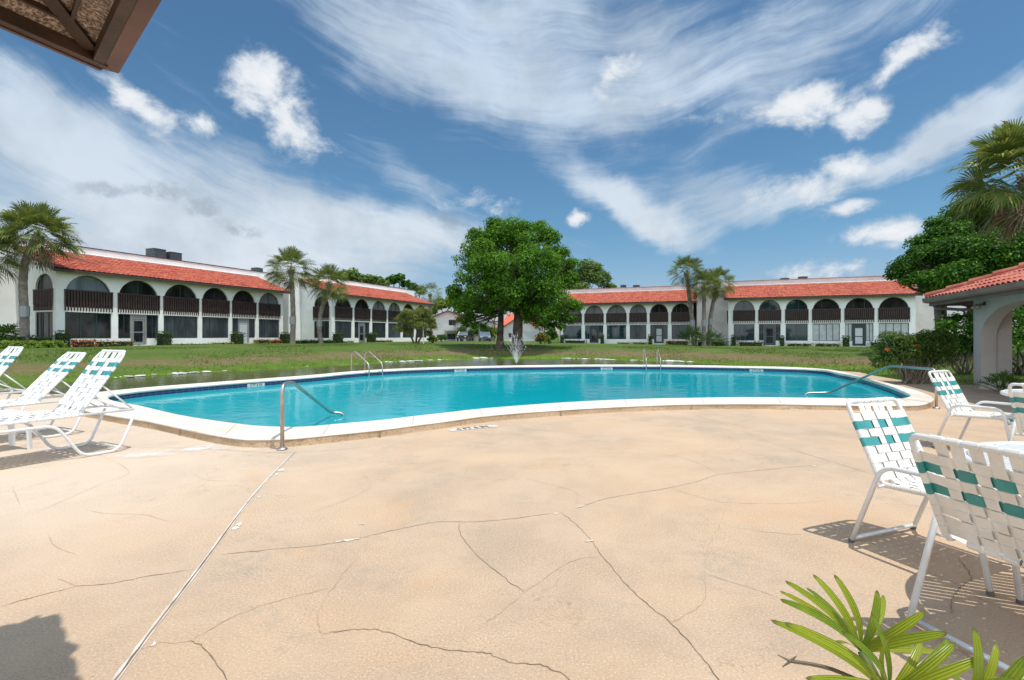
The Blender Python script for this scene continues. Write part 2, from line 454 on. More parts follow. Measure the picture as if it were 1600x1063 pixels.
def coping_mat():
    m, t, b, out = newmat('white_coping_stone')
    p = t.pos()
    c = t.mix(t.ramp(t.noise(p, 1.2, 5, .6), .35, .68), (.78, .73, .65), (.64, .56, .45))
    c = t.mix(t.math('MULTIPLY', t.ramp(t.noise(p, 60, 3, .7), .55, .7), .25), c, (.55, .46, .36))
    t.put(b.inputs['Base Color'], c); b.inputs['Roughness'].default_value = .8
    t.l.new(t.bump(t.noise(p, 70, 4), .2, .006), b.inputs['Normal'])
    return m
COPING = coping_mat()
CURB = M('rough_curb', (.42, .29, .17), (.50, .36, .23), scale=1.4, rough=.95, bump=.7, bscale=55, speck=((.24, .165, .10), 34, .55))
def tilebandmat():
    m, t, b, out = newmat('navy_waterline_tile')
    br = t.new('ShaderNodeTexBrick'); br.offset = 0
    t.l.new(t.coord('UV'), br.inputs[0])
    br.inputs['Color1'].default_value = (.010, .018, .085, 1); br.inputs['Color2'].default_value = (.016, .026, .11, 1); br.inputs['Mortar'].default_value = (.06, .065, .12, 1)
    br.inputs['Scale'].default_value = 1; br.inputs['Mortar Size'].default_value = .012; br.inputs['Brick Width'].default_value = .15; br.inputs['Row Height'].default_value = .15
    t.l.new(br.outputs[0], b.inputs['Base Color']); b.inputs['Roughness'].default_value = .15
    return m
NAVY = tilebandmat()
PLASTER = M('pool_plaster', (.30, .66, .70), (.36, .72, .75), scale=.5, rough=.8)
PLASTER_W = M('white_plaster_band', (.62, .64, .64), (.70, .70, .69), scale=2, rough=.7)
def water_mat():
    m, t, b, out = newmat('pool_water'); t.n.remove(b)
    p = t.pos()
    w1 = t.noise(t.mapping(p, scale=(1, 1.25, 1), rot=(0, 0, .4)), 2.1, 3, .5, .6)
    w2 = t.noise(t.mapping(p, scale=(1.0, 1.6, 1)), 7.5, 2, .5, .3)
    w3 = t.noise(p, .5, 2)
    hgt = t.math('ADD', t.math('MULTIPLY', w1, t.ramp(w3, .3, .7, .45, 1.2)), t.math('MULTIPLY', w2, .10))
    n = t.bump(hgt, .14, .06)
    fr = t.new('ShaderNodeFresnel'); fr.inputs['IOR'].default_value = 1.33; t.l.new(n, fr.inputs['Normal'])
    gl = t.new('ShaderNodeBsdfGlossy'); gl.inputs['Roughness'].default_value = .02; gl.inputs['Color'].default_value = (.92, .97, 1, 1); t.l.new(n, gl.inputs['Normal'])
    tr = t.new('ShaderNodeBsdfTransparent'); tr.inputs[0].default_value = (.10, .74, .82, 1)
    df = t.new('ShaderNodeBsdfDiffuse'); sp = t.new('ShaderNodeSeparateXYZ'); t.l.new(p, sp.inputs[0])
    sh = t.math('ADD', t.ramp(sp.outputs[0], 2.5, -6.0), t.math('MULTIPLY', t.math('SUBTRACT', t.noise(p, .35, 4), .5), .9), clamp=True)
    t.put(df.inputs[0], t.mix(sh, (.0, .355, .415), (.03, .43, .475)))
    mb = t.new('ShaderNodeMixShader'); mb.inputs[0].default_value = .62; t.l.new(tr.outputs[0], mb.inputs[1]); t.l.new(df.outputs[0], mb.inputs[2])
    mx = t.new('ShaderNodeMixShader'); t.l.new(t.math('MULTIPLY', fr.outputs[0], .52), mx.inputs[0]); t.l.new(mb.outputs[0], mx.inputs[1]); t.l.new(gl.outputs[0], mx.inputs[2])
    t.l.new(mx.outputs[0], out.inputs[0])
    return m
WATER = water_mat()
def pond_mat():
    m, t, b, out = newmat('pond_water')
    p = t.pos()
    t.put(b.inputs['Base Color'], t.mix(t.ramp(t.noise(p, .4, 4), .35, .65), (.050, .060, .020), (.085, .090, .034)))
    b.inputs['Roughness'].default_value = .14; b.inputs['IOR'].default_value = 1.33; b.inputs['Specular IOR Level'].default_value = .28
    t.l.new(t.bump(t.noise(t.mapping(p, scale=(1, 1.8, 1)), 3.2, 3), .25, .06), b.inputs['Normal'])
    return m
POND = pond_mat()
def ground_mat():
    m, t, b, out = newmat('lawn')
    p = t.pos()
    at = t.new('ShaderNodeAttribute'); at.attribute_name = 'zone'
    sc = t.new('ShaderNodeSeparateColor'); t.l.new(at.outputs['Color'], sc.inputs[0])
    dry, bright, mulch = sc.outputs
    g = t.mix(t.ramp(t.noise(p, .35, 5, .6), .35, .65), (.068, .130, .020), (.105, .155, .032))
    g = t.mix(t.math('MULTIPLY', t.ramp(t.noise(p, 2.6, 5, .7), .42, .68), .55), g, (.15, .145, .040))
    d0 = t.noise(t.mapping(p, scale=(.5, .5, 1)), 1.1, 6, .68)
    df = t.ramp(t.math('ADD', dry, t.math('MULTIPLY', t.math('SUBTRACT', d0, .5), 1.6)), .30, .75)
    dc = t.mix(t.ramp(t.noise(p, 1.9, 5, .7), .35, .7), (.150, .125, .050), (.215, .160, .085))
    c = t.mix(df, g, dc)
    c = t.mix(t.math('MULTIPLY', bright, t.ramp(d0, .36, .60)), c, (.125, .205, .018))
    c = t.mix(mulch, c, t.mix(t.ramp(t.noise(p, 9, 5, .7), .4, .6), (.045, .03, .02), (.11, .075, .05)))
    hf = t.noise(p, 30, 4, .8)
    c = t.mix(t.math('MULTIPLY', t.ramp(hf, .52, .68), .35), c, (.03, .05, .010))
    t.put(b.inputs['Base Color'], c); b.inputs['Roughness'].default_value = .9; b.inputs['Specular IOR Level'].default_value = .15
    t.l.new(t.bump(t.noise(p, 12, 6, .75), .8, .08), b.inputs['Normal'])
    return m
LAWN = ground_mat()
ROCK = M('pale_shore_rock', (.50, .48, .44), (.66, .64, .60), scale=4, rough=.85, bump=.4, bscale=12)
STEEL = M('brushed_steel', (.42, .39, .35), (.55, .51, .47), scale=5, rough=.42, metallic=1.0)
POWDER = M('white_powder_coat', (.78, .78, .77), (.70, .70, .69), scale=6, rough=.3)
VINYL_W = M('white_vinyl_strap', (.82, .82, .80), (.76, .76, .74), scale=9, rough=.4)
VINYL = M('cream_vinyl_strap', (.80, .78, .73), (.72, .69, .63), scale=9, rough=.4)
TEALV = M('teal_vinyl_strap', (.035, .25, .245), (.05, .30, .29), scale=9, rough=.4)
RUBBER = M('grey_foot_cap', (.12, .12, .12), rough=.7)
BARK = M('oak_bark', (.075, .058, .045), (.15, .12, .095), scale=2.2, rough=.95, bump=.8, bscale=9, bdist=.05)
PALM_BARK = M('palm_trunk_bark', (.17, .14, .115), (.26, .22, .185), scale=3, rough=.95, bump=.8, bscale=14, bdist=.04)
LEAF_OAK = leafmat('oak_leaf', (.026, .085, .009), (.125, .285, .024), (.24, .43, .045), 1.0, .42)
LEAF_DARK = leafmat('dark_tree_leaf', (.020, .070, .010), (.075, .19, .018), (.17, .32, .03), .4, .35)
LEAF_FAR = leafmat('far_tree_leaf', (.07, .13, .03), (.17, .25, .06), None, .35, .3)
LEAF_OLIVE = leafmat('olive_shrub_leaf', (.12, .155, .035), (.25, .29, .08), (.32, .34, .11), .8, .35)
LEAF_HEDGE = leafmat('hedge_leaf', (.030, .080, .014), (.075, .155, .024), (.12, .21, .03), 1.2, .25)
LEAF_LIME = leafmat('lime_ground_cover', (.10, .17, .022), (.22, .31, .045), None, 1.2, .3)
LEAF_RED = leafmat('red_croton_leaf', (.20, .13, .025), (.48, .12, .035), (.62, .07, .03), 1.4, .3)
LEAF_GOLD = leafmat('gold_croton_leaf', (.18, .17, .03), (.46, .33, .05), (.48, .15, .04), 1.4, .3)
LEAF_YEL = leafmat('pale_flowering_leaf', (.13, .18, .05), (.42, .42, .18), (.60, .58, .40), 1.4, .3)
FLOWER = leafmat('orange_ixora_flower', (.62, .10, .02), (.75, .17, .04), None, 2, .3)
PALM_LEAF = leafmat('sabal_palm_leaf', (.065, .105, .022), (.17, .22, .06), (.30, .28, .07), 1.0, .3, .4)
PALM_DEAD = leafmat('dead_palm_frond', (.15, .115, .085), (.27, .22, .17), None, 1.0, .2)
RHAPIS = None
# ------------------------------------------------------------------ pool outline (photo px of the coping's outer and inner top edge, z = 0.11)
PAIR = [((180,649),(219,634)),((237,658),(270,646)),((312,674),(330,656.5)),((372,683.5),(395,664.5)),((410,685),(431,666.5)),((447,684.3),(462,667)),((480,681.5),(494,665.3)),
 ((525,677),(534,661.6)),((594,670),(600,655.7)),((681,659),(680,646.5)),((775,647),(770,637)),((900,638),(895,628)),((1000,633),(995,623.7)),((1100,630.3),(1095,621.6)),((1200,630),(1195,621)),
 ((1300,631.5),(1290,622)),((1380,632.7),(1360,622.9)),((1425,632.6),(1400,623)),((1447,630),(1419,620.6)),((1459,623),(1420,616)),((1447,615.5),(1399,606.6)),((1420,607),(1378,599.5)),((1380,597),(1342,589)),
 ((1340,587.3),(1310,583)),((1316,580.8),(1290,578.6)),((1285,576.4),(1262,576.4)),((1230,573.5),(1215,574.7)),((1160,572),(1150,573.3)),((1020,570),(1020,571.5)),((900,570),(900,571.5)),((775,571.6),(777,573)),
 ((681,573.9),(685,575.3)),((600,577),(607,578.5)),((540,581),(550,582.5)),((480,586.4),(492,587.9)),((360,595.2),(375,596.7)),((240,604.3),(262,605.6)),((168,611),(200,612)),((118,616.5),(172,617)),((100,624),(170,622.5)),((120,637),(186,628))]
ZC = .11
OUT = catmull([G(*o, ZC) for o, i in PAIR], 5, True)
INN = catmull([G(*i, ZC) for o, i in PAIR], 5, True)
NP_ = len(OUT)
ZW = -.045
def xy(p, z): return (p[0], p[1], z)
def perim(loop):
    s = [0.0]
    for i in range(len(loop)): s.append(s[-1] + (loop[(i + 1) % len(loop)] - loop[i]).length)
    return s
def make_pool():
    root = thing('swimming_pool', 'large free-form swimming pool with white coping and a navy waterline tile band', 'swimming pool', (0, 0, 0))
    m = MB()
    rings = []
    for i in range(NP_):
        o, n = OUT[i], INN[i]
        d = (n - o); k = .03 / max(d.length, .05)
        rings.append([xy(o, .082), xy(o + d * (-.006 / max(d.length, .05)), .090), xy(o, ZC - .008), xy(o + d * k, ZC), xy(n - d * k, ZC + .004), xy(n, ZC - .012), xy(n + d * (.012 / max(d.length, .05)), ZC - .03), xy(n, .05)])
    rings.append(rings[0])
    m.sheet(rings, 0)
    # joints between the coping stones
    s = perim(OUT); nxt = .6
    for i in range(NP_):
        if s[i] >= nxt and not (28 * 5 < i < 33 * 5):
            nxt = s[i] + 1.15 + .1 * math.sin(i * 3)
            o, n = OUT[i], INN[i]
            tdir = (OUT[(i + 1) % NP_] - o).normalized() * .006
            for a, b2 in (((o, ZC - .010), (n, ZC + .0065)),):
                d = (n - o)
                p0, p1 = o + d * .02, n - d * .02
                m.quad(xy(p0 - tdir, ZC + .003), xy(p0 + tdir, ZC + .003), xy(p1 + tdir, ZC + .0075), xy(p1 - tdir, ZC + .0075), 1)
    m.build('coping', [COPING, HAIR], root)
    # rough curb below the coping, on the deck
    m = MB(); rr = []
    for i in range(NP_):
        o = OUT[i]; d = (INN[i] - o).normalized()
        j = .008 * math.sin(i * 1.7) + .006 * math.sin(i * .63)
        rr.append([xy(o - d * (.03 + j), -.02), xy(o - d * (.012 + j), .010), xy(o - d * (.002 + j * .6), .05), xy(o + d * (.004), .084), xy(o + d * .05, .086)])
    rr.append(rr[0])
    m.sheet(rr, 0)
    nxt = 1.9
    for i in range(NP_):
        if s[i] >= nxt:
            nxt = s[i] + 2.6 + .4 * math.sin(i)
            o = OUT[i]; d = (INN[i] - o).normalized(); tdir = (OUT[(i + 1) % NP_] - o).normalized() * .008
            m.quad(xy(o - d * .042 - tdir, .0), xy(o - d * .042 + tdir, .0), xy(o - d * .018 + tdir, .084), xy(o - d * .018 - tdir, .084), 1)
    m.build('curb', [CURB, CRACK], root)
    # navy tile band with its own uv
    m = MB(); si = perim(INN)
    m.sheet([[xy(INN[i % NP_], .05), xy(INN[i % NP_], -.10)] for i in range(NP_ + 1)], 0)
    tb = m.build('tile_band', NAVY, root)
    uv = tb.data.uv_layers.new(name='UVMap')
    for pl in tb.data.polygons:
        for li in pl.loop_indices:
            vi = tb.data.loops[li].vertex_index
            uv.data[li].uv = (si[vi // 2], 0.05 if vi % 2 == 0 else -.10)
    m = MB()
    m.sheet([[xy(INN[i % NP_], -.10), xy(INN[i % NP_] , -.22)] for i in range(NP_ + 1)], 1)
    m.sheet([[xy(INN[i % NP_], -.22), xy(INN[i % NP_], -1.45)] for i in range(NP_ + 1)], 0)
    m.poly([xy(p, -1.45) for p in INN], 0)
    m.build('basin', [PLASTER, PLASTER_W], root)
    # entry steps below the two hand rails
    for (px, py, w) in ((500, 660, 1.5), (1330, 620, 1.6)):
        c = G(px, py, 0); m = MB()
        for k in range(3):
            m.box((c.x, c.y + .35 + .32 * k, -.30 - .28 * k - .55), (w, .34, 1.1), 0)
        m.build('entry_steps', [PLASTER_W], root)
    bm = bmesh.new()
    vs = [bm.verts.new((p[0] * 1.0, p[1] * 1.0, ZW)) for p in INN]
    bm.faces.new(vs); bmesh.ops.triangulate(bm, faces=bm.faces[:])
    me = bpy.data.meshes.new('pool_water'); bm.to_mesh(me); bm.free(); me.materials.append(WATER)
    o = bpy.data.objects.new('pool_water', me); col.objects.link(o); tag(o, kind='structure')
    if me.polygons[0].normal.z < 0: me.flip_normals()
    return root
make_pool()

# ------------------------------------------------------------------ deck
def outward(i, k):
    o = OUT[i]; d = (o - INN[i]); d.z = 0
    t = OUT[(i + 1) % NP_] - OUT[i - 1]; n = Vector((t.y, -t.x, 0)).normalized()
    if n.dot(d) < 0: n = -n
    return o + n * k
far = [outward(i, .95) for i in range(25 * 5, 37 * 5 + 1, 3)]
DECKPOLY = [Vector(p) for p in ((-34, -9, 0), (34, -9, 0), (34, 9.5, 0), (16.5, 12.6, 0), (13.6, 13.4, 0), (12.0, 13.9, 0), (11.5, 14.9, 0), (12.0, 17.0, 0), (12.6, 18.6, 0))]
DECKPOLY += [Vector((p.x, p.y, 0)) for p in far if p.x < 12.3]
DECKPOLY += [Vector(p) for p in ((-13.0, 11.7, 0), (-20, 10.5, 0), (-34, 9.5, 0))]

def inside(x, y, poly):
    c = False; j = len(poly) - 1
    for i in range(len(poly)):
        a, b = poly[i], poly[j]
        if (a[1] > y) != (b[1] > y) and x < (b[0] - a[0]) * (y - a[1]) / (b[1] - a[1]) + a[0]: c = not c
        j = i
    return c
def np_inside(X, Y, poly):
    c = np.zeros(X.shape, bool); n = len(poly); j = n - 1
    for i in range(n):
        ax, ay, bx, by = poly[i][0], poly[i][1], poly[j][0], poly[j][1]
        if ay != by:
            c ^= ((ay > Y) != (by > Y)) & (X < (bx - ax) * (Y - ay) / (by - ay) + ax)
        j = i
    return c
def np_dist(X, Y, poly):
    best = np.full(X.shape, 1e9); n = len(poly)
    for i in range(n):
        a, b = poly[i - 1], poly[i]
        dx, dy = b[0] - a[0], b[1] - a[1]; L = dx * dx + dy * dy + 1e-12
        t = np.clip(((X - a[0]) * dx + (Y - a[1]) * dy) / L, 0, 1)
        best = np.minimum(best, np.hypot(X - a[0] - t * dx, Y - a[1] - t * dy))
    return best

def strip(m, pts, w, mi, z, jit=0.0):
    """thin crack or line lying on the deck"""
    P = catmull([Vector((p.x, p.y, 0)) for p in pts], 7)
    for i, p in enumerate(P):
        if jit and 0 < i < len(P) - 1: p.x += random.uniform(-jit, jit); p.y += random.uniform(-jit, jit)
    L = []
    for i, p in enumerate(P):
        t = P[min(i + 1, len(P) - 1)] - P[max(i - 1, 0)]
        n = Vector((-t.y, t.x, 0)).normalized()
        e = min(1, i / 3, (len(P) - 1 - i) / 3) if len(P) > 6 else 1
        ww = w * (.45 + .75 * random.random()) * (.25 + .75 * e)
        L.append([xy(p - n * ww / 2, z), xy(p + n * ww / 2, z)])
    m.sheet(L, mi)
CR_MAIN = [[(0,948),(60,932),(120,917),(175,912),(225,902),(310,889)], [(345,867),(415,860),(500,852),(550,844),(580,837),(635,825),(685,816),(740,816),(800,811),(865,802)],
 [(876,800),(900,820),(920,840),(940,867),(980,915),(1015,947),(1047,972),(1090,1020),(1125,1063),(1150,1100)], [(900,795),(945,780),(1000,770),(1050,762),(1095,751),(1125,742),(1200,734),(1295,725)],
 [(505,990),(560,984),(600,987),(650,1005),(710,1017),(760,1021),(800,1036),(850,1041),(890,1063),(920,1090)], [(717,817),(722,840),(750,872),(790,905),(820,926)],
 [(1497,873),(1517,901),(1502,915),(1494,928),(1486,945),(1489,960)], [(295,1002),(320,1015),(357,1063),(370,1090)], [(1227,700),(1300,722),(1365,742)], [(200,700),(310,701),(440,708),(560,700),(620,690)]]
CR_HAIR = [[(820,926),(775,962),(755,975)], [(820,926),(850,905),(895,877),(935,870)], [(505,1000),(497,960),(520,919),(560,870)], [(1135,787),(1125,820),(1107,855),(1102,895),(1100,940),(1065,965),(1047,972)],
 [(1102,897),(1160,915),(1217,935)], [(1130,822),(1200,832),(1265,837)], [(1045,762),(1100,779),(1140,786),(1225,787),(1300,782)], [(900,790),(900,770),(865,759),(815,747)],
 [(220,1015),(250,1005),(295,1002),(345,974),(395,952),(450,935),(519,919)], [(135,797),(170,803),(225,805),(262,815)], [(75,835),(85,852),(120,868)], [(90,903),(110,912),(125,917)],
 [(560,737),(580,755),(570,768),(540,782),(490,800)], [(305,740),(320,750),(370,752),(415,752)], [(1060,640),(1120,660),(1200,690),(1227,700)], [(720,745),(760,750),(815,747)], [(925,686),(1000,702),(1080,720),(1125,742)],
 [(1400,880),(1450,895),(1502,915)], [(610,660),(640,706),(632,715)], [(20,760),(25,775),(30,790)], [(130,700),(200,735),(150,760),(60,800)], [(1502,920),(1550,945),(1600,965)], [(850,660),(930,664),(1010,672)]]
def make_deck():
    bm = bmesh.new()
    def loop(pts):
        vs = [bm.verts.new((p.x, p.y, 0)) for p in pts]
        return [bm.edges.new((vs[i], vs[(i + 1) % len(vs)])) for i in range(len(vs))]
    e = loop(DECKPOLY) + loop([o + (INN[i] - o) * .35 for i, o in enumerate(OUT)])
    bmesh.ops.triangle_fill(bm, use_beauty=True, use_dissolve=False, edges=e)
    tmp = bpy.data.meshes.new('t'); bm.to_mesh(tmp); bm.free()
    m = MB()
    vs = [v.co.copy() for v in tmp.vertices]
    fs = []
    for p in tmp.polygons:
        f = tuple(p.vertices)
        c = p.center
        if inside(c.x, c.y, [o + (INN[i] - o) * .35 for i, o in enumerate(OUT)]): continue
        fs.append(f if p.normal.z > 0 else f[::-1])
    m.add(vs, fs, 0)
    bpy.data.meshes.remove(tmp)
    n = len(DECKPOLY)
    for i in range(n):
        a, b = DECKPOLY[i], DECKPOLY[(i + 1) % n]
        m.quad(xy(a, -.12), xy(b, -.12), xy(b, 0), xy(a, 0), 0)
    for c in CR_MAIN: strip(m, [G(*p) for p in c], .0050, 1, .002, .006)
    for c in CR_HAIR: strip(m, [G(*p) for p in c], .0034, 2, .0018, .006)
    # expansion joint: dark line with broken white caulk
    J = [G(*p) for p in ((160, 1090), (180, 1063), (245, 975), (310, 890), (400, 770), (462, 706))]
    strip(m, J, .016, 1, .0016)
    for off, w in ((-.008, .013), (.010, .007)):
        strip(m, [p + Vector((off, 0, 0)) for p in J], w, 3, .003)
    for (px, py, r) in ((440, 735, .09), (432, 742, .06), (374, 820, .085), (368, 826, .05), (453, 720, .05), (405, 777, .04), (545, 845, .05), (558, 843, .035), (922, 846, .045), (908, 792, .05), (868, 803, .03), (530, 847, .03), (1272, 729, .05), (240, 1008, .03), (565, 820, .03)):
        c = G(px, py); pts = []
        ax = random.uniform(.35, .6)
        th = 2.0 if px < 460 else .25
        for k in range(14):
            a = 2 * PI * k / 14; q = r * .72 * random.uniform(.45, 1.25)
            x, y = math.cos(a) * q, math.sin(a) * q * ax
            pts.append((c.x + x * math.cos(th) - y * math.sin(th), c.y + x * math.sin(th) + y * math.cos(th), .0042))
        m.poly(pts, 3)
    d = m.build('pool_deck', [DECK, CRACK, HAIR, WHITE_CAULK])
    tag(d, kind='structure')
    # pale mineral stains beside the curb (soft edged, part of the deck surface)
    m = MB(); fade = []
    for (px, py, w, h, rz) in ((310, 702, 1.5, .7, .1), (330, 697, .5, .35, .3), (225, 712, 1.6, .6, .2), (100, 700, 1.2, .6, .6)):
        c = G(px, py); n = 12
        b = len(m.v); g = []
        for i in range(n + 1):
            row = []
            for j in range(n + 1):
                u, v = i / n * 2 - 1, j / n * 2 - 1
                x, y = u * w / 2, v * h / 2
                row.append((c.x + x * math.cos(rz) - y * math.sin(rz), c.y + x * math.sin(rz) + y * math.cos(rz), .006 + .001 * len(fade) / 1e4))
                fade.append(max(0, 1 - math.hypot(u, v)))
            g.append(row)
        m.sheet(g, 0)
    o = m.build('mineral_stain', WHITE_STAIN, d)
    a = o.data.attributes.new('fade', 'FLOAT', 'POINT'); a.data.foreach_set('value', fade)
make_deck()

# ------------------------------------------------------------------ pond and terrain
ZP = -.5
FARSHORE = [(-34, -6), (-27, 9)] + [(p.x, p.y) for p in [G(x, y, ZP) for x, y in ((0, 605), (75, 599.5), (180, 592), (256, 586), (352, 581.5), (470, 575.5), (560, 570), (645, 565), (767, 560.5), (894, 561), (940, 562.5), (1060, 566), (1130, 569.5), (1250, 575), (1330, 577.5), (1400, 579.5), (1470, 582))]]
NEARSHORE = [(26, 25.5), (21.5, 23.8)] + [(p.x, p.y) for p in [G(1400, 585.5, ZP), G(1340, 584, ZP)]] + [(14.4, 21.2)] + [(p.x, p.y) for p in [outward(i, 1.7) for i in range(25 * 5, 37 * 5 + 1, 4)] if p.x < 12.5] + [(-13.5, 12.9), (-21, 11.6), (-25, 5), (-32, -8)]
PONDPOLY = FARSHORE + NEARSHORE
GA, GD = .55, .17
def terrain(X, Y):
    X = np.asarray(X, float); Y = np.asarray(Y, float)
    ds = np_dist(X, Y, PONDPOLY); ins = np_inside(X, Y, PONDPOLY)
    lawn = GA + (GD - GA) * np.clip((X + 12) / 34, 0, 1)
    lawn = lawn + (.25 - lawn) * np.clip((Y - 70) / 40, 0, 1)
    fx = np.array([p[0] for p in FARSHORE]); fy = np.array([p[1] for p in FARSHORE])
    ymid = np.interp(X, fx, fy, left=-6, right=fy[-1])
    farside = np.clip((Y - ymid + .5) / 1.0, 0, 1)
    near_right = np.clip((X - 22) / 6, 0, 1)
    tgt = -.04 * (1 - farside) + lawn * farside
    L = 1.3 * (1 - farside) + 9.5 * farside
    k = np.clip(ds / L, 0, 1); k = 1 - (1 - k) ** 1.7
    z = ZP + (tgt - ZP) * k
    z = np.where(ins, ZP - np.minimum(.7, ds * .35), z)
    dd = np_inside(X, Y, DECKPOLY)
    z = np.where(dd, -.06, z)
    return z, ds, farside, ins, dd
def make_terrain():
    def axis(lo, hi, step, ext, n):
        a = list(np.arange(lo, hi + 1e-6, step))
        g = [(i / n) ** 2.6 * (ext) for i in range(1, n + 1)]
        return np.array([lo - q for q in g[::-1]] + a + [hi + q for q in g])
    xs = axis(-40, 44, .55, 2600, 14); ys = axis(-12, 78, .55, 2600, 14)
    X, Y = np.meshgrid(xs, ys, indexing='ij')
    Z, ds, fs, ins, dd = terrain(X.ravel(), Y.ravel())
    bump = .05 * np.sin(X.ravel() * .9 + np.sin(Y.ravel() * .7)) * np.clip(ds / 3, 0, 1) * np.clip((60 - Y.ravel()) / 20, 0, 1) * fs
    Z = np.where(ins | dd, Z, Z + bump)
    # keep the sheet below the deck and the pool basin
    pz = np_inside(X.ravel(), Y.ravel(), [(p.x, p.y) for p in OUT]); pd = np_dist(X.ravel(), Y.ravel(), [(p.x, p.y) for p in OUT])
    Z = np.where(pz, -1.9, np.where(pd < .72, -1.9, Z))
    V = np.stack([X.ravel(), Y.ravel(), Z], 1)
    n, mm = len(xs), len(ys)
    I, J = np.meshgrid(np.arange(n - 1), np.arange(mm - 1), indexing='ij')
    a = (I * mm + J).ravel(); Q = np.stack([a, a + mm, a + mm + 1, a + 1], 1)
    o = np_mesh('ground', V, Q, LAWN, smooth=True); tag(o, kind='structure')
    at = o.data.attributes.new('zone', 'FLOAT_COLOR', 'POINT')
    x, y = X.ravel(), Y.ravel()
    band = np.exp(-((ds - 2.6) / 1.35) ** 2) * fs + .38 * np.exp(-((ds - 5.0) / 1.8) ** 2) * fs
    cent = np.clip(1 - np.abs(x) / 60, .4, 1)
    dry = np.clip(band * .82 * (1 - .25 * np.clip((-x - 8) / 12, 0, 1)) + .16 * np.clip((x - 4) / 8, 0, 1) * fs, 0, 1)
    bright = np.clip(np.exp(-((ds - .3) / 1.05) ** 2) * fs + (1 - fs) * (y > 8) * (ds < 14), 0, 1)
    bed = np.exp(-(((x - 14) / 3.6) ** 2 + ((y - 14.5) / 1.7) ** 2) ** 2)
    C = np.stack([dry, bright * (1 - bed), np.clip(bed, 0, 1), np.ones_like(dry)], 1)
    at.data.foreach_set('color', C.ravel().astype(np.float32))
    bm = bmesh.new()
    vs = [bm.verts.new((p[0], p[1], ZP)) for p in PONDPOLY]
    f = bm.faces.new(vs); bmesh.ops.triangulate(bm, faces=[f])
    me = bpy.data.meshes.new('pond_water'); bm.to_mesh(me); bm.free(); me.materials.append(POND)
    if me.polygons[0].normal.z < 0: me.flip_normals()
    w = bpy.data.objects.new('pond_water', me); col.objects.link(w); tag(w, kind='structure')
make_terrain()
def gz(x, y): return float(terrain([x], [y])[0][0])

def make_grass():
    N = 90000
    u = rng.random(N)
    Y = 11 + 42 * u ** 1.15
    X = (rng.random(N) * 2 - 1) * (Y * 1.06)
    Z, ds, fs, ins, dd = terrain(X, Y)
    k = ~(ins | dd) & (ds > .05)
    # nothing under buildings or beds
    k &= ~((fs > .5) & (Y > 34 + .0 * X) & (X < -20)) & ~((X > 20) & (Y > 51)) & ~((Y > 50))
    X, Y, Z, ds, fs = X[k], Y[k], Z[k], ds[k], fs[k]
    n = len(X)
    pat = np.sin(X * 1.3 + np.sin(Y * .9) * 2) * np.sin(Y * 1.1 + np.sin(X * .7) * 2)
    h = (.03 + .055 * rng.random(n)) * np.where(ds < 2.5, 1.5, 1.0) * np.clip(.9 + .25 * pat, .6, 1.2)
    a = rng.random(n) * PI; w = (.010 + .0007 * Y) * (1 + .6 * rng.random(n))
    lx, ly = (rng.random(n) - .5) * h * .9, (rng.random(n) - .5) * h * .9
    ca, sa = np.cos(a) * w, np.sin(a) * w
    V = np.empty((n, 3, 3))
    V[:, 0] = np.stack([X - ca, Y - sa, Z - .02], 1); V[:, 1] = np.stack([X + ca, Y + sa, Z - .02], 1); V[:, 2] = np.stack([X + lx, Y + ly, Z + h], 1)
    band = np.exp(-((ds - 2.6) / 1.3) ** 2) * fs + .35 * np.exp(-((ds - 5.0) / 1.8) ** 2) * fs + .12 * (X > 6)
    mi = np.where(rng.random(n) < np.clip(band * .75 + .05, 0, 1), 1, np.where((ds < 1.3) & (rng.random(n) < .7), 2, 0))
    m0 = leafmat('grass_blade', (.09, .17, .024), (.16, .23, .045), None, .5, .3)
    m1 = leafmat('dry_grass_blade', (.25, .21, .085), (.36, .29, .14), None, .5, .3)
    m2 = leafmat('bright_grass_blade', (.17, .28, .025), (.25, .36, .045), None, .5, .3)
    o = np_mesh('grass', V.reshape(-1, 3), np.arange(n * 3).reshape(-1, 3), [m0, m1, m2], mi=mi)
    tag(o, 'short lawn grass, brown in patches on the pond bank', 'grass', kind='stuff')
make_grass()

def make_rocks():
    protos = []
    for k in range(4):
        bm = bmesh.new(); bmesh.ops.create_icosphere(bm, subdivisions=2, radius=.5)
        for v in bm.verts:
            q = 1 + .22 * math.sin(v.co.x * 5 + k * 2) * math.sin(v.co.y * 6 + k) + random.uniform(-.07, .07)
            v.co = Vector((v.co.x * q, v.co.y * q * .75, v.co.z * q * .45))
        me = bpy.data.meshes.new('shore_rock'); bm.to_mesh(me); bm.free(); me.materials.append(ROCK); protos.append(me)
    spans = [((150, 593.5), (240, 587), 9), ((256, 586.5), (300, 584), 4), ((300, 583.5), (352, 581), 5), ((400, 577.5), (490, 573.6), 6), ((600, 567.3), (705, 562.6), 13), ((735, 561), (775, 560.5), 5), ((880, 561.2), (925, 562.2), 6), ((930, 562.6), (960, 563.4), 5), ((985, 564), (1010, 564.6), 3), ((1035, 565), (1085, 567), 9)]
    for (a, b, n) in spans:
        for i in range(n):
            t = (i + random.random() * .8) / n
            p = G(a[0] + (b[0] - a[0]) * t, a[1] + (b[1] - a[1]) * t, ZP)
            o = bpy.data.objects.new('shore_rock', random.choice(protos)); col.objects.link(o)
            s = random.choice((.14, .2, .28, .42)) * p.y / 36 * random.uniform(.8, 1.2)
            o.location = (p.x, p.y + random.uniform(-.2, .4), ZP + .04); o.scale = (s * 1.7, s, s * .75); o.rotation_euler = (random.uniform(-.2, .2), 0, random.uniform(-.5, .5))
            tag(o, 'pale stone lying at the water line of the far pond bank', 'rock', 'pale stones along the pond shore')
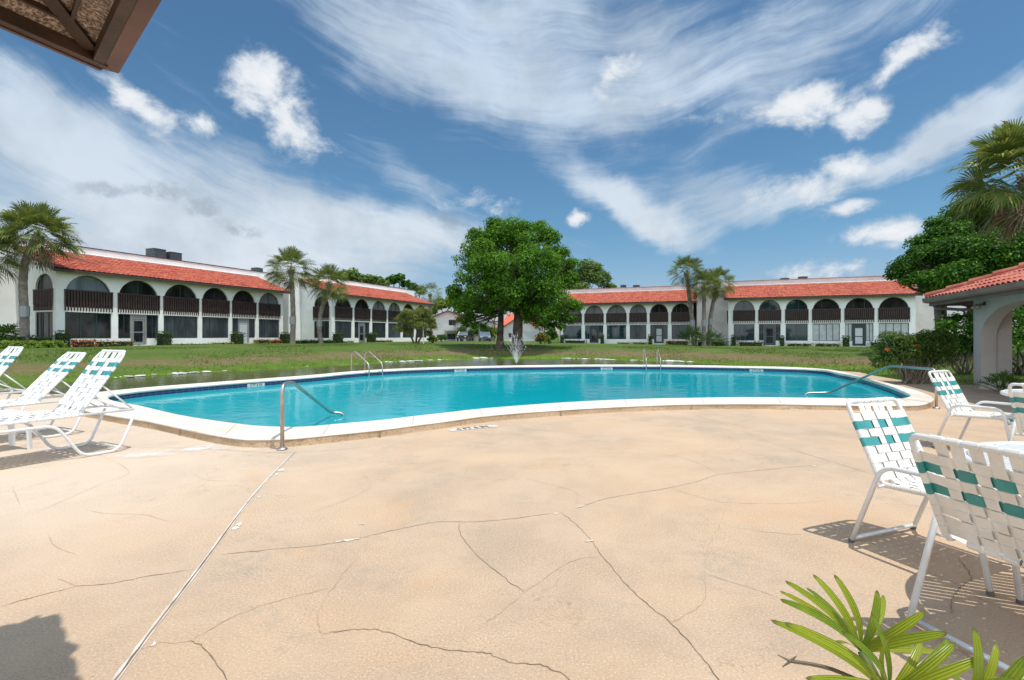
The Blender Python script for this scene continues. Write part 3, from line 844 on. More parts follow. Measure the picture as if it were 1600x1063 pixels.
make_rocks()

# ------------------------------------------------------------------ painted depth markings
def text_mesh(body, name, mat, parent, M4, size):
    cu = bpy.data.curves.new('t', 'FONT'); cu.body = body; cu.size = size; cu.align_x = 'CENTER'; cu.align_y = 'CENTER'; cu.resolution_u = 3; cu.offset = size * .018
    tmp = bpy.data.objects.new('t', cu); col.objects.link(tmp)
    bpy.context.view_layer.update()
    me = bpy.data.meshes.new_from_object(tmp.evaluated_get(bpy.context.evaluated_depsgraph_get()))
    bpy.data.objects.remove(tmp); bpy.data.curves.remove(cu)
    me.transform(M4); me.materials.clear(); me.materials.append(mat); me.name = name
    o = bpy.data.objects.new(name, me); col.objects.link(o); o.parent = parent
    return o
BLACK = M('black_stencil', (.025, .025, .025), (.06, .055, .05), scale=30, rough=.8)
WORN = M('worn_white_paint', (.66, .63, .58), (.52, .45, .37), scale=14, rough=.8)
TILE_W = M('white_marker_tile', (.55, .55, .54), rough=.3)
def make_marks():
    for (c0, c1, label) in (((701, 673), (777, 665.5), 'white painted depth marking on the deck in front of the pool middle'), ((1178, 637.6), (1247, 640.6), 'white painted depth marking on the deck by the right end of the pool')):
        a, b = G(*c0), G(*c1); u = (b - a).normalized(); L = (b - a).length; c = (a + b) / 2
        rz = math.atan2(u.y, u.x)
        t = thing('depth_marking', label, 'depth marking', (c.x, c.y, 0), rz)
        w = .17
        m = MB(); n = 22; top = []; bot = []
        for i in range(n + 1):
            x = -L / 2 + L * i / n
            top.append((x, w / 2 + random.uniform(-.018, .012), .004)); bot.append((x, -w / 2 + random.uniform(-.012, .018), .004))
        m.sheet([[bot[i], top[i]] for i in range(n + 1)])
        m.build('painted_panel', WORN, t)
        text_mesh('4 FT 6 IN', 'stencil_lettering', BLACK, t, Matrix.Translation((-.02 * L, -.005, .007)) @ Matrix.Scale(L / 1.0, 4, (1, 0, 0)), .165)
    for (px, py, label) in ((411, 593.2, 'depth marker tile on the far pool wall, nearest the left curve'), (715, 574.3, 'depth marker tile on the far pool wall below the fountain'), (938, 571.4, 'depth marker tile on the far pool wall left of the right ladder'), (1178, 573.8, 'depth marker tile on the far pool wall right of the right ladder')):
        q = G(px, py, ZC)
        i = min(range(NP_), key=lambda k: abs(INN[k].x / INN[k].y - q.x / q.y) + (1e3 if k < 24 * 5 else 0))
        p = INN[i]; t = (INN[(i + 1) % NP_] - INN[i - 1]); t.z = 0; t.normalize()
        if t.x < 0: t = -t
        n = Vector((t.y, -t.x, 0))
        rz = math.atan2(t.y, t.x)
        e = thing('depth_tile', label, 'depth tile', (p.x + n.x * .012, p.y + n.y * .012, -.03), rz)
        MB().box((0, 0, .022), (.48, .012, .075)).build('tile', TILE_W, e)
        text_mesh('4 FT 6 IN', 'tile_lettering', BLACK, e, Matrix.Translation((0, -.009, .022)) @ Matrix.Rotation(PI / 2, 4, 'X'), .085)
make_marks()
# ------------------------------------------------------------------ apartment buildings
UA, NA = Vector((.373, .928, 0)).normalized(), Vector((.928, -.373, 0)).normalized()
UC, NC = NA.copy(), -UA
EAVE, RTOP, PTOP, SETB = 5.4, 7.2, 7.8, 4.2

class Line:
    """facade line: t along it, o outward, z up from its own ground"""
    def __init__(s, P0, u, n, g): s.P0, s.u, s.n, s.g = Vector((P0[0], P0[1], 0)), u, n, g
    def __call__(s, t, o, z): return s.P0 + s.u * t + s.n * o + Vector((0, 0, s.g + z))
    def t_at(s, px, o=0.0):
        r = (px - 800) / F; P = s.P0 + s.n * o
        return (P.x - r * P.y) / (r * s.u.y - s.u.x)

def arch_pts(t0, t1, z0, crown, n=14):
    """opening outline from bottom left, up, over the arch, down to bottom right"""
    r = (t1 - t0) / 2; c = (t0 + t1) / 2; spring = max(z0 + .1, crown - r)
    rz = crown - spring
    return [(t0, z0)] + [(c - r * math.cos(PI * i / n), spring + rz * math.sin(PI * i / n)) for i in range(n + 1)] + [(t1, z0)]

def arcade_wall(m, L, length, bays, doors, t_start=0.0, depth=.32, gable=None):
    """stucco wall with a window or door opening and an arched balcony opening in each bay"""
    f = lambda t, z, o=0.0: L(t, o, z)
    edges = [t_start] + [x for b in bays for x in b] + [length]
    for i in range(0, len(edges), 2):                      # piers
        m.quad(f(edges[i], -.6), f(edges[i + 1], -.6), f(edges[i + 1], EAVE), f(edges[i], EAVE))
    for k, (a, b) in enumerate(bays):
        sill = .05 if k in doors else .57
        if k in doors:
            c = (a + b) / 2; w = .62
            sub = [(a, c - w), (c + w, b)]
            for (p, q) in sub:
                m.quad(f(p, -.6), f(q, -.6), f(q, .57), f(p, .57)); m.quad(f(p, .57), f(q, .57), f(q, .57, -depth), f(p, .57, -depth))
            m.quad(f(c - w, -.6), f(c + w, -.6), f(c + w, .05), f(c - w, .05))
            m.quad(f(c - w, .05), f(c - w, .57), f(c - w, .57, -depth), f(c - w, .05, -depth)); m.quad(f(c + w, .05, -depth), f(c + w, .57, -depth), f(c + w, .57), f(c + w, .05))
            m.quad(f(c - w, .05), f(c + w, .05), f(c + w, .05, -depth), f(c - w, .05, -depth))
        else:
            m.quad(f(a, -.6), f(b, -.6), f(b, sill), f(a, sill)); m.quad(f(a, sill), f(b, sill), f(b, sill, -depth), f(a, sill, -depth))
        z1, z2 = 2.47, 2.82
        m.quad(f(a, z1), f(b, z1), f(b, z2), f(a, z2))     # slab edge
        m.quad(f(a, z1, -depth), f(b, z1, -depth), f(b, z1), f(a, z1)); m.quad(f(a, z2), f(b, z2), f(b, z2, -depth), f(a, z2, -depth))
        for t, sg in ((a, 1), (b, -1)):
            m.quad(f(t, .57), f(t, z1), f(t, z1, -depth), f(t, .57, -depth))
        ar = arch_pts(a, b, z2, 5.18)
        for (p, q) in zip(ar[:-1], ar[1:]):
            m.quad(f(p[0], p[1]), f(q[0], q[1]), f(q[0], q[1], -depth), f(p[0], p[1], -depth))
        for (p, q) in zip(ar[1:-2], ar[2:-1]):             # spandrel above the arch
            m.quad(f(p[0], p[1]), f(q[0], q[1]), f(q[0], EAVE), f(p[0], EAVE))
    if gable:
        m.poly([f(t_start, EAVE), f(length, EAVE), f(length, gable)])

def bay_parts(root, L, a, b, is_door, up, low, org, frame=None, rail_o=.06, rail=True):
    frame = frame or ALU
    f = lambda t, z, o=0.0: L(t, o, z)
    # upper arched opening
    m = MB(); ar = arch_pts(a, b, 2.82, 5.18, 18)
    for (p, q) in zip(ar[:-1], ar[1:]):
        c = Vector(((a + b) / 2, 3.9)); k = .07 / max(.5, (b - a) / 2)
        p2, q2 = (p[0] + (c[0] - p[0]) * k, p[1] + (c[1] - p[1]) * k), (q[0] + (c[0] - q[0]) * k, q[1] + (c[1] - q[1]) * k)
        m.quad(f(p[0], p[1], -.13), f(q[0], q[1], -.13), f(q2[0], q2[1], -.13), f(p2[0], p2[1], -.13))
        m.quad(f(p2[0], p2[1], -.13), f(q2[0], q2[1], -.13), f(q2[0], q2[1], -.20), f(p2[0], p2[1], -.20))
    c = (a + b) / 2
    if up[1]:
        for t in up[1]:
            tt = a + (b - a) * t
            r = (b - a) / 2; zt = 5.18 - r + math.sqrt(max(0, r * r - (tt - c) ** 2)) - .02
            m.hexa([f(tt - .025, 2.82, -.13), f(tt + .025, 2.82, -.13), f(tt + .025, 2.82, -.19), f(tt - .025, 2.82, -.19), f(tt - .025, zt, -.13), f(tt + .025, zt, -.13), f(tt + .025, zt, -.19), f(tt - .025, zt, -.19)])
    fr = m.build('arched_window', ALU_D, root, org=org)
    pm = MB(); pm.poly([f(x, z, -.18) for x, z in ar]); pm.build('pane', up[0], fr, org=org)
    if rail:
        # balustrade: turned timber pickets hanging over the slab edge, top rail and shaded backing board
        m = MB(); o = rail_o; t0, t1 = a - .07, b + .07
        m.hexa([f(t0, 3.98, o - .05), f(t1, 3.98, o - .05), f(t1, 3.98, o + .06), f(t0, 3.98, o + .06), f(t0, 4.07, o - .05), f(t1, 4.07, o - .05), f(t1, 4.07, o + .06), f(t0, 4.07, o + .06)], 0)
        n = max(8, int((t1 - t0) / .185))
        for i in range(n + 1):
            t = t0 + .05 + (t1 - t0 - .1) * i / n; h = .046
            zs = (2.56, 2.75, 3.05, 3.98)
            for z0, z1, hh, oo in ((2.56, 3.0, .036, .012), (3.0, 3.985, h, 0.0)):
                m.hexa([f(t - hh, z0, o - .015), f(t + hh, z0, o - .015), f(t + hh, z0, o + .045 - oo), f(t - hh, z0, o + .045 - oo), f(t - hh, z1, o - .015), f(t + hh, z1, o - .015), f(t + hh, z1, o + .045 - oo), f(t - hh, z1, o + .045 - oo)], 0)
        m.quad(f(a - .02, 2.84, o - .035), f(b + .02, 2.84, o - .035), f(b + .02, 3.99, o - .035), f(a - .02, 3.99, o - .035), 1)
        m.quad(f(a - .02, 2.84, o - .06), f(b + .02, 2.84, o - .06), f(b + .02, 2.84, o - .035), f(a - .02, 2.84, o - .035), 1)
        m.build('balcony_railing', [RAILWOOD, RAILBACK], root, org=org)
    def bar(m, t0, t1, z0, z1, o0=-.14, o1=-.07):
        m.hexa([f(t0, z0, o0), f(t1, z0, o0), f(t1, z0, o1), f(t0, z0, o1), f(t0, z1, o0), f(t1, z1, o0), f(t1, z1, o1), f(t0, z1, o1)])
    def window(t0, t1, z0, z1, mull, pane, hz=()):
        m = MB(); w = .05
        bar(m, t0, t0 + w, z0, z1); bar(m, t1 - w, t1, z0, z1); bar(m, t0 + w, t1 - w, z1 - w, z1, -.138, -.072); bar(m, t0 + w, t1 - w, z0, z0 + w, -.138, -.072)
        for k in mull:
            t = t0 + (t1 - t0) * k; bar(m, t - w * .5, t + w * .5, z0 + w, z1 - w, -.137, -.073)
        for k in hz:
            z = z0 + (z1 - z0) * k; bar(m, t0 + w, t1 - w, z - .025, z + .025, -.135, -.08)
        wn = m.build('window', frame, root, org=org)
        pm = MB(); pm.quad(f(t0, z0, -.11), f(t1, z0, -.11), f(t1, z1, -.11), f(t0, z1, -.11)); pm.build('pane', pane, wn, org=org)
    if not is_door:
        window(a, b, .58, 2.46, low[1], low[0], low[2] if len(low) > 2 else ())
    else:
        w = .62
        window(a, c - w, .58, 2.46, (.5,), low[0]); window(c + w, b, .58, 2.46, (.5,), low[0])
        m = MB()
        bar(m, c - w, c - .46, .06, 2.46); bar(m, c + .46, c + w, .06, 2.46); bar(m, c - .46, c + .46, 2.08, 2.2); bar(m, c - .46, c + .46, 2.38, 2.46)
        m.quad(f(c - .46, 2.2, -.11), f(c + .46, 2.2, -.11), f(c + .46, 2.38, -.11), f(c - .46, 2.38, -.11))
        d = m.build('door', low[3], root, org=org)
        m = MB()
        bar(m, c - .44, c - .34, .08, 2.06, -.12, -.085); bar(m, c + .34, c + .44, .08, 2.06, -.12, -.085); bar(m, c - .34, c + .34, 1.95, 2.06, -.12, -.085); bar(m, c - .34, c + .34, .08, .28, -.12, -.085); bar(m, c - .34, c + .34, 1.02, 1.1, -.119, -.087)
        m.build('screen_door', low[4], d, org=org)
        pm = MB(); pm.quad(f(c - .44, .1, -.105), f(c + .44, .1, -.105), f(c + .44, 2.06, -.105), f(c - .44, 2.06, -.105)); pm.build('pane', low[5], d, org=org)
        hm = MB(); hm.tube([f(c + .39, .98, -.085), f(c + .39, .98, -.03), f(c + .30, .98, -.03)], .018, 6); hm.build('handle', STEEL, d, org=org)

def tile_sheet(m, P, L, S, period=.30, row=.40, clip0=0.0, clip1=0.0, spp=6, h=.055, lift=.035, mi=0):
    """barrel tiled slope: P(t, s, up) -> point, t along the eave, s up the slope; clip0/1 = hip cut per metre"""
    n = max(2, int(L / period)) * spp
    nr = max(2, int(round(S / row)))
    grid = []
    for r in range(nr):
        for e in (0, 1):
            s = S * (r + e) / nr
            a, b = clip0 * s, L - clip1 * s
            rowp = []
            for i in range(n + 1):
                t0 = L * i / n
                t = min(max(t0, a), b)
                ph = (t0 / period) % 1.0
                up = h * abs(math.sin(PI * ph)) ** .8
                jit = .006 * math.sin(i // spp * 12.9898 + r * 78.233)
                rowp.append(P(t, s - (.0 if e else .02), up + (lift if e == 0 else 0.0) + jit))
            grid.append(rowp)
    m.sheet(grid, mi)

def porch_roof(root, L, length, org, tile, ov=.62, ev=.45, end_ev=.45):
    z0 = EAVE + .02
    run = SETB + ov; rise = RTOP - z0; S = math.hypot(run, rise)
    co, si = run / S, rise / S
    def P(t, s, up): return L(t - ev, ov - s * co + up * si * 0, z0 + s * si + up * co)
    m = MB(); TL = length + ev + end_ev
    tile_sheet(m, P, TL, S, .33, .42)
    m.build('tiled_roof', tile, root, org=org)
    m = MB()
    def pr(t, s, d): return L(t - ev, ov - s * co, z0 + s * si - d)
    # fascia, underside and end boards
    m.hexa([pr(0, -.04, .20), pr(TL, -.04, .20), pr(TL, .06, .20), pr(0, .06, .20), pr(0, -.04, .005), pr(TL, -.04, .005), pr(TL, .06, .005), pr(0, .06, .005)])
    m.quad(pr(0, .06, .16), pr(TL, .06, .16), pr(TL, ov + .35, .03 + .0), pr(0, ov + .35, .03))
    for t in (0, TL - .06):
        m.hexa([pr(t, .06, .18), pr(t + .06, .06, .18), pr(t + .06, S, .18), pr(t, S, .18), pr(t, .06, -.02), pr(t + .06, .06, -.02), pr(t + .06, S, -.02), pr(t, S, -.02)])
    m.quad(pr(0, S, .03), pr(TL, S, .03), pr(TL, .3, .03), pr(0, .3, .03))
    m.build('eave_fascia', FASCIA, root, org=org)
    m = MB()
    m.hexa([pr(0, S - .02, .0), pr(TL, S - .02, .0), pr(TL, S + .12, .0), pr(0, S + .12, .0), pr(0, S - .10, -.13), pr(TL, S - .10, -.13), pr(TL, S + .12, -.16), pr(0, S + .12, -.16)])
    m.build('roof_flashing', WHITE_TRIM, root, org=org)

def apartment(name_label, L, bays, doors, ups, lows, length, main, side_up, seed, tall=True):
    P = L(0, 0, 0); org = (P.x, P.y, P.z)
    root = thing('apartment_building', name_label, 'building', org)
    m = MB()
    arcade_wall(m, L, length, bays, doors)
    # end walls of the porch: left one has its own arched bay
    SL = Line(L(0, 0, 0), -L.n, -L.u, L.g)
    arcade_wall(m, SL, SETB, [(.34, 2.45)], (), gable=RTOP - .1)
    E = lambda o, z: L(length, o, z)
    m.poly([E(0, -.6), E(-SETB, -.6), E(-SETB, RTOP - .1), E(0, EAVE)])
    m.quad(L(0, -.30, 2.6), L(length, -.30, 2.6), L(length, -SETB, 2.6), L(0, -SETB, 2.6))   # balcony floor
    m.build('arcade_wall', STUCCO, root, org=org)
    m = MB()
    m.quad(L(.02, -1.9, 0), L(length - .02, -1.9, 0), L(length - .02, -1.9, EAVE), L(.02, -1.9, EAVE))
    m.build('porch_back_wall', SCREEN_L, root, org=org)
    # main block behind
    a, b, depth = main
    m = MB()
    def blk(t0, t1, o0, o1, z0, z1, mi=0): m.hexa([L(t0, o0, z0), L(t1, o0, z0), L(t1, o1, z0), L(t0, o1, z0), L(t0, o0, z1), L(t1, o0, z1), L(t1, o1, z1), L(t0, o1, z1)], mi)
    blk(a, b, -SETB, -SETB - depth, -.6, PTOP - .5)
    blk(a, b, -SETB, -SETB - .25, PTOP - .5, PTOP)
    blk(a, a + .25, -SETB - .25, -SETB - depth, PTOP - .5, PTOP); blk(b - .25, b, -SETB - .25, -SETB - depth, PTOP - .5, PTOP)
    m.build('main_wall', PARAPET if tall else STUCCO, root, org=org)
    m = MB(); blk(a - .03, b + .03, -SETB + .05, -SETB - .3, PTOP + .002, PTOP + .07)
    m.build('parapet_cap', FASCIA if not tall else M('cap_' + str(seed), (.30, .17, .13), (.42, .30, .25), scale=1, rough=.8), root, org=org)
    for k, (p, q) in enumerate(bays):
        bay_parts(root, L, p, q, k in doors, ups[k], lows[k], org, ALU if tall else ALU_D)
    bay_parts(root, SL, .34, 2.45, False, side_up, (GLASS_D, (.33, .66)), org)
    porch_roof(root, L, length, org, TILE)
    return root

# facade A (left, near), B (left, far), C (right, far), D (right, near)
PA = G(87, 542.8, GA); dA = F * 5.4 / 121.4; PA = Vector(((87 - 800) / F * dA, dA, 0)); LA = Line(PA, UA, NA, GA)
dB = 56.0; LB = Line(Vector(((518 - 800) / F * dB, dB, 0)), UA, NA, .50)
dD = F * 5.4 / 72.6; LD = Line(Vector(((1138 - 800) / F * dD, dD, 0)), UC, NC, GD + .03)
dC = F * 5.4 / 60.3; LC = Line(Vector(((877 - 800) / F * dC, dC, 0)), UC, NC, .30)
def bays_px(L, spans): return [tuple(sorted((L.t_at(a), L.t_at(b)))) for a, b in spans]
BA = bays_px(LA, [(101.5, 174), (184.7, 247.6), (255.8, 309), (316, 357), (363, 398.8), (404.5, 436.5)])
BC = bays_px(LC, [(880, 908.6), (914, 942.6), (948, 978.4), (984, 1010), (1016, 1043.4), (1049.4, 1078.6)])
BD = bays_px(LD, [(1146.3, 1179), (1185.7, 1219.7), (1227.6, 1262.2), (1269.6, 1312.4), (1320.3, 1364.8), (1373, 1420.4)])
BB = [(.55 + 3.28 * i, .55 + 3.28 * i + 2.75) for i in range(6)]
def door_low(pane, frame, leaf, dpane): return (pane, (), (), frame, leaf, dpane)
tA, tC, tD = BA[-1][1] + .5, BC[-1][1] + .35, BD[-1][1] + .55
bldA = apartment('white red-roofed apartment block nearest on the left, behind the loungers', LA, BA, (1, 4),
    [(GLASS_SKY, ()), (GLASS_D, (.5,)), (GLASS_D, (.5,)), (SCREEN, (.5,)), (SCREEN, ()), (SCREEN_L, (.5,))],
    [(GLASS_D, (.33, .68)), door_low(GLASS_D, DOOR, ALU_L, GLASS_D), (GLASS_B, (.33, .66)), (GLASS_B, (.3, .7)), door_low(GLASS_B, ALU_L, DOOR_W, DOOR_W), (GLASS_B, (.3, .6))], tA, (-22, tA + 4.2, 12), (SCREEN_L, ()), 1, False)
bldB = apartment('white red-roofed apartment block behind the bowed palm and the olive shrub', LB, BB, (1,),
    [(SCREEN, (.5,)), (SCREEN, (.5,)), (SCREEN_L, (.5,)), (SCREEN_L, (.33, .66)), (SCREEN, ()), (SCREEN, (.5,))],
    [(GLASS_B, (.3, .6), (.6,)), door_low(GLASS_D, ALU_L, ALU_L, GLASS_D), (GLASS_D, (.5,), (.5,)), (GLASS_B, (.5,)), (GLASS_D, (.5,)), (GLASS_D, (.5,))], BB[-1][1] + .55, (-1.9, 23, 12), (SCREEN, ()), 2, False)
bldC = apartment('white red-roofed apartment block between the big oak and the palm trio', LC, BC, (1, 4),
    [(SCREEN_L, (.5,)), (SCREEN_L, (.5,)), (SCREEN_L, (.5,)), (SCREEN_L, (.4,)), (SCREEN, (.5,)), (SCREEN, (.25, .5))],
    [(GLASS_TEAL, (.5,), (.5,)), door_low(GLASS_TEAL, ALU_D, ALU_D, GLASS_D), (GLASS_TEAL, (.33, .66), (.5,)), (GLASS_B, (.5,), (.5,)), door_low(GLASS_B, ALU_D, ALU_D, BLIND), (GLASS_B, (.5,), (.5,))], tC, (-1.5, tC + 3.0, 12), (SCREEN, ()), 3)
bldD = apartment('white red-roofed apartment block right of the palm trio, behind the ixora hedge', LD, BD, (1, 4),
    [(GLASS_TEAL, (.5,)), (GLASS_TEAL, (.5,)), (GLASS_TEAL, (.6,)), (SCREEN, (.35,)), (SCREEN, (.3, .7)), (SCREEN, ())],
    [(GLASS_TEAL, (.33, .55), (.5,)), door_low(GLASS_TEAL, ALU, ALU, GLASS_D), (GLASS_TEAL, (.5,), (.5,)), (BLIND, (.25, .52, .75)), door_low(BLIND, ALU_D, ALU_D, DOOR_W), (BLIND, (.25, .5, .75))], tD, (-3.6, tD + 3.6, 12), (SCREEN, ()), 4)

# pink panel between blocks A and B: roof overhang shade put into its colour
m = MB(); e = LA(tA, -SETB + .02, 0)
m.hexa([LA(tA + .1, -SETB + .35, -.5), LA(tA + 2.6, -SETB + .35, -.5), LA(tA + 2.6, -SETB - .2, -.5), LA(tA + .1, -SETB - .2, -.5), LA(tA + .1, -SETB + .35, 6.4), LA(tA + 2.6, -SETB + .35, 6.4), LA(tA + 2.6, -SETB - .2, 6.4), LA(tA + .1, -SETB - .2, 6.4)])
m.build('pink_shade_panel', SHADE_PINK, bldA, org=tuple(LA(0, 0, 0)))

# ------------------------------------------------------------------ roof-top condensers
def condenser(px0, px1, L, o, w, h, label, z=None):
    z = PTOP - (.15 if L in (LA, LB) else .42)
    t = (L.t_at(px0, o) + L.t_at(px1, o)) / 2
    p = L(t, o, z)
    e = thing('roof_air_conditioner', label, 'air conditioner', p, math.atan2(L.u.y, L.u.x))
    m = MB(); n = int(h / .09)
    for k in range(n):
        m.box((0, 0, .06 + (k + .5) * h / n), (w, w, h / n * .72), ch=.0)
    m.box((0, 0, h / 2 + .03), (w * .94, w * .94, h), 0)
    m.build('louvred_casing', UNIT, e)
    m = MB(); m.box((0, 0, h + .11), (w * 1.04, w * 1.04, .08), ch=.02); m.lathe((0, 0, h + .15), [(w * .38, 0), (w * .38, .04), (w * .1, .06)], 14); m.build('fan_guard', UNIT, e)
    m = MB(); m.box((0, 0, .02), (w * 1.02, w * 1.02, .06)); m.build('base_frame', FASCIA, e)
condenser(232.5, 254.5, LA, -6.5, 1.15, 1.15, 'dark roof air conditioner on the left block, the left one of the two big units')
condenser(258.7, 279.5, LA, -6.5, 1.15, 1.05, 'dark roof air conditioner on the left block, the right one of the two big units')
condenser(398, 405, LA, -7, .9, .85, 'small roof air conditioner at the far end of the left block beside the palm crown')
condenser(971, 977, LC, -7, .75, .95, 'narrow roof air conditioner on the block right of the oak, left of its pair')
condenser(990, 999, LC, -7, .9, .85, 'wider roof air conditioner on the block right of the oak, right of its pair')
condenser(1220.6, 1231, LD, -7, .95, .72, 'roof air conditioner on the right block, left of its pair')
condenser(1249, 1259.5, LD, -7, .95, .82, 'roof air conditioner on the right block, right of its pair')

# ------------------------------------------------------------------ houses and cars beyond the oak
def gable_house(label, x0, x1, d, ztop, eave, depth, mats, win=(), garage=None, flip=False, rot=0.0, base=.25):
    """x0..x1 in metres at depth d, ridge runs away from the viewer"""
    c = ((x0 + x1) / 2, d, base); w = (x1 - x0)
    e = thing('house', label, 'house', c, rot)
    wall, roof = mats; m = MB(); hw = w / 2
    zr, ze = ztop - base, eave - base
    pk = hw * (-.4 if flip else .0)
    m.poly([(-hw, 0, -.4), (hw, 0, -.4), (hw, 0, ze), (pk, 0, zr), (-hw, 0, ze)])
    m.poly([(hw, depth, -.4), (-hw, depth, -.4), (-hw, depth, ze), (pk, depth, zr), (hw, depth, ze)])
    m.quad((hw, 0, -.4), (hw, depth, -.4), (hw, depth, ze), (hw, 0, ze)); m.quad((-hw, depth, -.4), (-hw, 0, -.4), (-hw, 0, ze), (-hw, depth, ze))
    m.build('wall', wall, e)
    m = MB(); ov = .45
    for sx in (-1, 1):
        L = math.hypot(hw - sx * pk, zr - ze); dz = (zr - ze) / (hw - sx * pk)
        xo = sx * (hw + ov); zo = ze - ov * dz
        a, b, c2, d2 = (xo, -ov, zo + .12), (pk, -ov, zr + .12), (pk, depth + ov, zr + .12), (xo, depth + ov, zo + .12)
        m.quad(a, b, c2, d2); m.quad(*[(p[0], p[1], p[2] - .18) for p in (d2, c2, b, a)])
        m.quad(a, (a[0], a[1], a[2] - .18), (b[0], b[1], b[2] - .18), b, 1); m.quad(a, d2, (d2[0], d2[1], d2[2] - .18), (a[0], a[1], a[2] - .18), 1)
    m.build('roof', [roof, FASCIA], e)
    for (wx, wz, ww, wh) in win:
        m = MB()
        for (bx, bz, bw, bh) in ((wx, wz + wh / 2, ww + .1, .08), (wx, wz - wh / 2, ww + .1, .08), (wx - ww / 2, wz, .08, wh), (wx + ww / 2, wz, .08, wh), (wx, wz, .06, wh)):
            m.box((bx, -.04, bz), (bw, .1, bh))
        wn = m.build('window', ALU, e); MB().quad((wx - ww / 2, -.03, wz - wh / 2), (wx + ww / 2, -.03, wz - wh / 2), (wx + ww / 2, -.03, wz + wh / 2), (wx - ww / 2, -.03, wz + wh / 2)).build('pane', GLASS_D, wn)
    if garage:
        gx, gw, gh = garage; m = MB()
        for k in range(4): m.box((gx, -.05, .05 + (k + .5) * gh / 4), (gw, .08, gh / 4 - .03))
        m.build('garage_door', DOOR_W, e)
    return e
HW = M('house_stucco', (.62, .58, .56), (.70, .66, .63), scale=.5, rough=.9)
HR = tile_mat('bright_red_roof', (.55, .10, .05), (.62, .14, .07), (.3, .08, .05), .3)
def X_(px, d): return (px - 800) / F * d
def Z_(py, d): return H + (HY - py) * d / F
e = gable_house('two-storey white gabled house with a balcony, left of the oak trunks', X_(679, 96), X_(722, 96), 96, Z_(486, 96), Z_(494, 96), 9, (HW, HR), [(X_(707, 96) - X_(700.5, 96), 3.3, 1.3, 1.5), (.9, .95, 2.2, 1.0)])
m = MB(); m.box((.75, -.75, 2.1), (3.0, 1.4, .16)); m.box((.75, -1.4, 2.55), (3.0, .12, .9)); m.box((-.65, -1.3, .95), (.28, .28, 2.3)); m.box((2.15, -1.3, .95), (.28, .28, 2.3)); m.build('balcony', HW, e)
gable_house('low white gabled house with dark rake boards behind the parked cars', X_(712, 92), X_(772, 92), 92, Z_(491.5, 92), Z_(505, 92), 8, (HW, HR), [(X_(757, 92) - X_(742, 92), 2.0, 1.5, .8)], flip=False)
gable_house('white garage house with a bright red roof behind the oak trunks', X_(783, 98), X_(842, 98), 98, Z_(494, 98), Z_(513, 98), 9, (HW, HR), [(-1.9, 1.2, .5, .7)], (1.6, 2.6, 2.0))
# red side-facing roof slope of the garage house
e = thing('house', 'red hipped roof house seen between the two oak trunks and the far block', 'house', (X_(815, 104), 104, .25))
m = MB(); w = 8.4
m.box((0, 3, 1.6), (w, 6, 3.4)); m.build('wall', HW, e)
m = MB(); z0, z1 = 3.2, 5.6
a, b, c, d = (-w / 2 - .4, -.5, z0), (w / 2 + .4, -.5, z0), (w / 2 - 1.5, 3, z1), (-w / 2 + 1.5, 3, z1)
m.quad(a, b, c, d); m.poly([b, (w / 2 + .4, 6.5, z0), c]); m.poly([a, d, (-w / 2 - .4, 6.5, z0)]); m.quad((w / 2 + .4, 6.5, z0), (-w / 2 - .4, 6.5, z0), d, c)
m.build('roof', HR, e)

def car(label, px, py, d, paint, rz, suv=True):
    p = AT(px, py, d); z = gz(p.x, p.y)
    e = thing('parked_car', label, 'car', (p.x, p.y, z), rz)
    Lh, w = 2.3, .92; hood, top = .98, (1.72 if suv else 1.45)
    prof = [(-Lh, .45), (-Lh, .85), (-Lh + .25, hood), (-.95, hood + .06), (1.9, hood + .08), (Lh - .02, .95), (Lh, .45)]
    m = MB()
    for sy in (-1, 1): m.poly([(x, sy * w, zz) for x, zz in (prof if sy < 0 else prof[::-1])])
    for (a, b) in zip(prof, prof[1:] + prof[:1]): m.quad((a[0], -w, a[1]), (a[0], w, a[1]), (b[0], w, b[1]), (b[0], -w, b[1]))
    cab = [(-.95, hood + .06), (-.35, top - .06), (0, top), (1.5, top), (1.75, top - .08), (2.1, hood + .08)]; wt = w * .82
    k = lambda zz: w - (w - wt) * (zz - hood) / (top - hood)
    m.quad(*[(x, s * k(zz), zz) for (x, zz), s in (((-.35, top - .06), -1), ((1.75, top - .08), -1), ((1.75, top - .08), 1), ((-.35, top - .06), 1))])
    for x0, z0, x1, z1 in ((-.95, hood + .06, -.35, top - .06), (2.1, hood + .08, 1.75, top - .08)):
        for s in (-1, 1):
            m.tube([(x0, s * k(z0), z0), (x1, s * k(z1), z1)], .05, 6)
    m.build('body', paint, e, smooth=False)
    m = MB()
    m.quad((-.95, -k(hood) + .05, hood + .07), (-.95, k(hood) - .05, hood + .07), (-.36, wt - .03, top - .08), (-.36, -wt + .03, top - .08))
    m.build('windscreen', GLASS_SKY, e)
    m = MB()
    for s in (-1, 1):
        m.poly([(-.9, s * (k(hood) - .01), hood + .08), (2.05, s * (k(hood) - .01), hood + .09), (1.72, s * (wt - .01), top - .1), (-.36, s * (wt - .01), top - .09)])
    m.build('side_windows', GLASS_D, e)
    for sx in (-1.35, 1.4):
        for s in (-1, 1):
            m = MB(); m.tube([(sx, s * (w - .2), .34), (sx, s * (w + .01), .34)], .34, 14); wh = m.build('wheel', RUBBER, e)
            MB().tube([(sx, s * (w + .005), .34), (sx, s * (w + .025), .34)], .2, 10).build('rim', STEEL, wh)
    for s in (-1, 1): MB().box((-Lh + .02, s * .66, .78), (.1, .34, .17), ch=.03).build('headlight', DOOR_W, e)
    MB().box((-Lh - .02, 0, .72), (.06, .8, .2)).build('grille', FASCIA, e)
    MB().box((-Lh - .03, 0, .5), (.1, 1.75, .16), ch=.03).build('bumper', UNIT, e)
    return e
